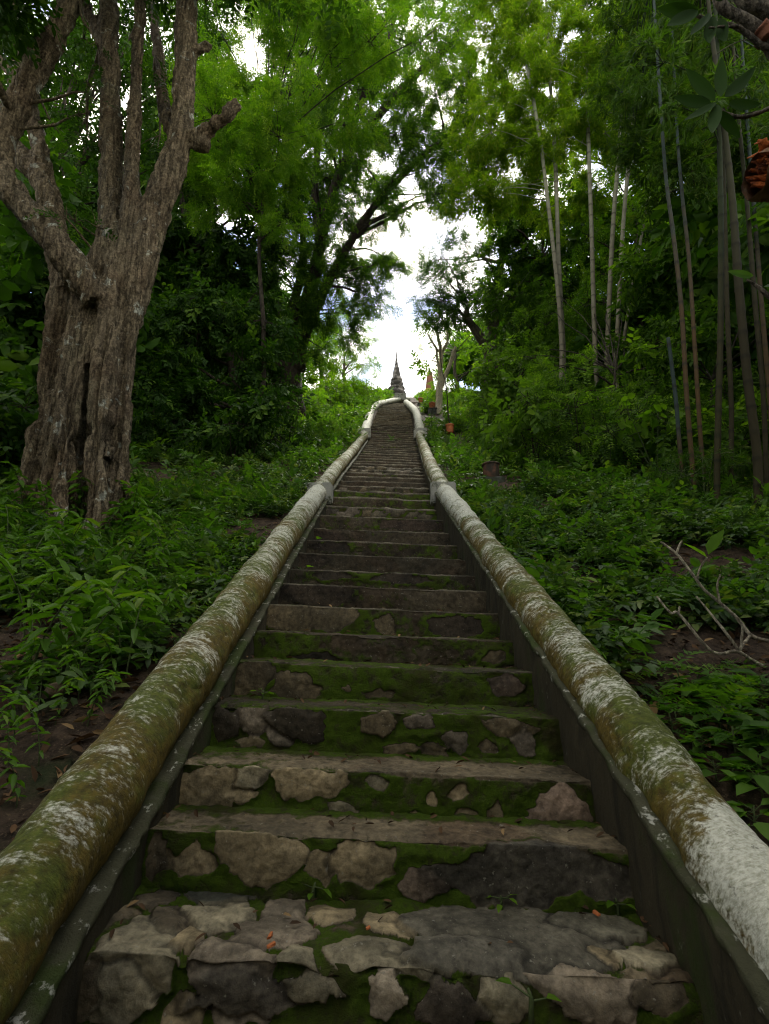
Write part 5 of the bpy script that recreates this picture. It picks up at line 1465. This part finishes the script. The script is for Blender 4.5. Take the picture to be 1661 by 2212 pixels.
        i = (np.arange(11)[:, None] * 5 + np.arange(4)[None, :]).ravel(); Fq = np.stack([i, i + 1, i + 6, i + 5], 1)
        obj('leaf', mesh_np('leaf', V, Fq, mat, {'rnd': np.full(len(V), rng.random() * .9)}, smooth=True), root)
    for X1, Y1, w_ in ((1480, 158, 27), (1552, 140, 26), (1622, 160, 28), (1628, 234, 24), (1540, 306, 25), (1474, 280, 26), (1458, 216, 24), (1600, 300, 22)):
        blade(1549 + (X1 - 1549) * .1, 236 + (Y1 - 236) * .1, X1, Y1, 2.1, 2.1 + rng.uniform(-.12, .12), w_)
    for X0, Y0, X1, Y1, w_ in ((1500, 34, 1408, 24, 30), (1496, 40, 1430, 74, 30), (1530, 48, 1492, 96, 26), (1540, 52, 1540, 108, 26), (1560, 54, 1578, 100, 24), (1480, 10, 1420, -20, 28), (1556, 4, 1520, -30, 26)):
        blade(X0, Y0, X1, Y1, 2.1, 2.05, w_)
    blade(1612, 603, 1557, 594, 2.4, 2.35, 17, M['leaf_herb'])
frangipani()

# fallen pale branch on the right bank
def fallen():
    g = at(1600, 1415, 2.65)
    root = thing('fallen_branch', g, 'pale forked fallen branch with two fresh leaves, lying on the right bank', 'branch')
    mb = MB()
    for spec in ([(1690, 1392, 2.75, 6), (1660, 1385, 2.75, 6), (1620, 1370, 2.75, 6), (1580, 1325, 2.78, 5.5), (1525, 1275, 2.8, 5), (1505, 1252, 2.8, 4.8), (1460, 1195, 2.85, 4.2), (1427, 1169, 2.9, 3.2)],
                 [(1460, 1196, 2.85, 3.8), (1466, 1180, 2.84, 3.6), (1472, 1168, 2.84, 3)], [(1506, 1252, 2.8, 3.8), (1512, 1228, 2.78, 3.4), (1527, 1204, 2.75, 3)],
                 [(1650, 1440, 2.6, 5.5), (1595, 1408, 2.62, 5.2), (1552, 1412, 2.64, 5), (1520, 1390, 2.66, 4.8), (1466, 1326, 2.7, 4.4), (1450, 1325, 2.7, 4.2), (1421, 1290, 2.74, 3)],
                 [(1466, 1326, 2.7, 3.8), (1470, 1312, 2.7, 3.4)], [(1597, 1408, 2.62, 4.4), (1550, 1345, 2.66, 4), (1505, 1288, 2.7, 2.6)], [(1600, 1408, 2.62, 4), (1601, 1350, 2.62, 3.8), (1586, 1325, 2.62, 3)],
                 [(1556, 1306, 2.79, 3.6), (1550, 1268, 2.77, 3.4), (1557, 1240, 2.76, 2.8)], [(1620, 1370, 2.75, 5), (1608, 1388, 2.7, 5), (1596, 1408, 2.62, 5)]):
        P, R = L_(spec); Q = smooth_path(np.column_stack([P, R]), len(spec) * 5)
        S = Q[:, :3] + (np.stack([fbm(Q[:, :3] * 7 + k * 9, 3 + k, 3) for k in range(3)], 1) - .5) * .02
        add_tube(mb, S, Q[:, 3] * .66 * (1 + .25 * (fbm(S * 30, 6, 3) - .5)), 8)
    obj('limb', mb.mesh('limb', M['bark_pale'], True), root)
    rng = np.random.default_rng(2)
    for X1, Y1, w_, L in ((1488, 1168, 13, 1), (1553, 1146, 17, 1)):
        a, b = at(1527, 1204, 2.75), at(X1, Y1, 2.72); 
        if X1 > 1500: a = at(1530, 1198, 2.75)
        d = b - a; LL = np.linalg.norm(d); d /= LL; n = np.array([.1, -.4, 1.0]); n -= d * (n @ d); n /= np.linalg.norm(n)
        V = leaf6(a, d, n, LL * 1.15, px(w_ * 1.8, X1, Y1, 2.7), .2, .2)
        obj('leaf', mesh_np('leaf', V, F6, M['leaf_bright'], {'rnd': np.full(6, .5)}), root)
fallen()

# sagging cable through the right trees
P = np.array([at(X, Y, y) for X, Y, y in ((1290, 362, 14), (1258, 405, 14), (1230, 445, 14.3), (1175, 540, 15), (1130, 605, 15.6), (1090, 650, 16.2), (1060, 676, 17), (1020, 690, 18.6), (1006, 688, 19.6))])
rc = thing('cable', P[0], 'thin sagging cable strung from the leaning tree up through the pale bamboo', 'cable')
mb = MB(); add_tube(mb, smooth_path(P, 60), .007, 5); obj('wire', mb.mesh('wire', mat_simple('grey_cable', (.12, .12, .12), .1, 5)), rc)

# ------------------------------------------------------------------ small things on the steps
def on_tread(num, X, Y):
    k = num + 1; z = zstep[k]; cen = np.interp(ystep[k], KEY[:, 1], KEY[:, 0]); zz = z; d = ray(X, Y)
    for _ in range(4):
        p = d * (zz / d[2]); zz = z + TILT * (p[0] - cen)
    return p
chipm = mat_simple('orange_brick', (.36, .11, .035), .25, 20)
for X, Y, num, lab, L in ((1290, 1988, 1, 'orange brick chip on the right half of the lowest slab', .022), (582, 2040, 1, 'orange brick chip on the left stones of the lowest step', .02), (585, 2060, 1, 'brown-orange chip just below the other chip on the left stones', .022),
                     (795, 2022, 1, 'small round orange chip at the moss in the middle of the lowest step', .014)):
    p = on_tread(num, X, Y) + [0, 0, .018]
    import bmesh
    bm = bmesh.new(); bmesh.ops.create_cube(bm, size=1); bmesh.ops.scale(bm, vec=(L, L * .45, L * .4), verts=bm.verts); bmesh.ops.bevel(bm, geom=bm.edges[:], offset=L * .08, segments=1, affect='EDGES')
    rr_ = random.Random(X)
    for v_ in bm.verts: v_.co += Vector((rr_.gauss(0, L * .06), rr_.gauss(0, L * .06), rr_.gauss(0, L * .04)))
    me = bpy.data.meshes.new('brick_chip'); bm.to_mesh(me); bm.free(); me.materials.append(chipm)
    o = bpy.data.objects.new('brick_chip', me); COL.objects.link(o); o.location = [float(c) for c in p]; o.rotation_euler = (0, 0, rr_.uniform(0, 3)); tag(o, lab, 'brick chip')
sp = plant_proto('sprout', rosette_mesh(71, 5, .035, .020, .03), M['leaf_bright'])
for X, Y, num, lab, sc in ((1085, 1966, 1, 'tiny pale sprout in the middle of the lowest slab', .8), (1335, 1976, 1, 'tiny pale sprout by the right wall on the lowest slab', .9), (677, 1944, 1, 'seedling in the moss at the foot of the second riser', 1.1),
                           (567, 1510, 4, 'pale sprout at the left foot of the mossy fifth riser', .9), (675, 1160, 11, 'small fern sprig on a step by the left wall, higher one', 3), (650, 1212, 9, 'small fern sprig on a step by the left wall, lower one', 2.6)):
    p = on_tread(num, X, Y) if num < 6 else np.array([at(X, Y, ystep[num + 2] - .05)[0], ystep[num + 2] - .05, zstep[num + 1]])
    place(sp, p + [0, 0, .012], rp.uniform(0, 6), sc, lab, 'sprout', None)
p = at(1145, 2176, ystep[2] - .05)
o = plant_proto('sprout', rosette_mesh(73, 2, .045, .034, .03), M['leaf_bright']); place(o, p, .3, 1.1, 'two-leaved sprout growing from the lowest riser', 'sprout', None)
p = at(846, 962, 14.3); p[2] = float(zn(14.0)) + .1
place(ferns[0], p, 1, 1.0, 'green weed growing across the dark steps of the upper flight', 'weed', None)

# ------------------------------------------------------------------ camera, world, sun
cam = bpy.data.cameras.new('camera')
cam.sensor_fit = 'HORIZONTAL'
cam.sensor_width = 36
cam.lens = 36 * FPX / 1661.0
cam.clip_end = 2000
co = bpy.data.objects.new('camera', cam)
co.rotation_euler = (math.radians(90) + PITCH, 0, 0)
COL.objects.link(co)
scene.camera = co

SUN_EL, SUN_AZ = math.radians(60), math.radians(17)      # azimuth from +Y towards +X
w = bpy.data.worlds.new('World'); scene.world = w; w.use_nodes = True
t = w.node_tree; t.nodes.clear()
sky = t.nodes.new('ShaderNodeTexSky'); sky.sky_type = 'NISHITA'; sky.sun_disc = False
sky.sun_elevation = SUN_EL; sky.sun_rotation = SUN_AZ
tc = t.nodes.new('ShaderNodeTexCoord')
no = t.nodes.new('ShaderNodeTexNoise'); no.inputs['Scale'].default_value = 3.2; no.inputs['Detail'].default_value = 7; no.inputs['Roughness'].default_value = .55
t.links.new(tc.outputs['Generated'], no.inputs['Vector'])
mr = t.nodes.new('ShaderNodeMapRange'); mr.interpolation_type = 'SMOOTHSTEP'
mr.inputs['From Min'].default_value = .46; mr.inputs['From Max'].default_value = .59
t.links.new(no.outputs['Fac'], mr.inputs['Value'])
mx = t.nodes.new('ShaderNodeMix'); mx.data_type = 'RGBA'
t.links.new(mr.outputs[0], mx.inputs[0]); t.links.new(sky.outputs[0], mx.inputs[6]); mx.inputs[7].default_value = (17.5, 16.4, 13.8, 1)
bg = t.nodes.new('ShaderNodeBackground'); bg.inputs['Strength'].default_value = .12
t.links.new(mx.outputs[2], bg.inputs['Color'])
wo = t.nodes.new('ShaderNodeOutputWorld'); t.links.new(bg.outputs[0], wo.inputs['Surface'])
sl = bpy.data.lights.new('sun', 'SUN'); sl.energy = 2.6; sl.angle = math.radians(12); sl.color = (1, .95, .86)
so = bpy.data.objects.new('sun', sl)
sd = Vector((math.sin(SUN_AZ) * math.cos(SUN_EL), math.cos(SUN_AZ) * math.cos(SUN_EL), math.sin(SUN_EL)))
so.rotation_euler = sd.to_track_quat('Z', 'Y').to_euler()
COL.objects.link(so)
vs = scene.view_settings
vs.view_transform = 'Standard'; vs.look = 'None'; vs.exposure = 1.2
scene.cycles.filter_width = 1.15; vs.gamma = 1.0; vs.use_curve_mapping = False
scene.cycles.use_denoising = True
scene.cycles.max_bounces = 12
scene.cycles.diffuse_bounces = 8
scene.cycles.transmission_bounces = 8
scene.cycles.sample_clamp_indirect = 4
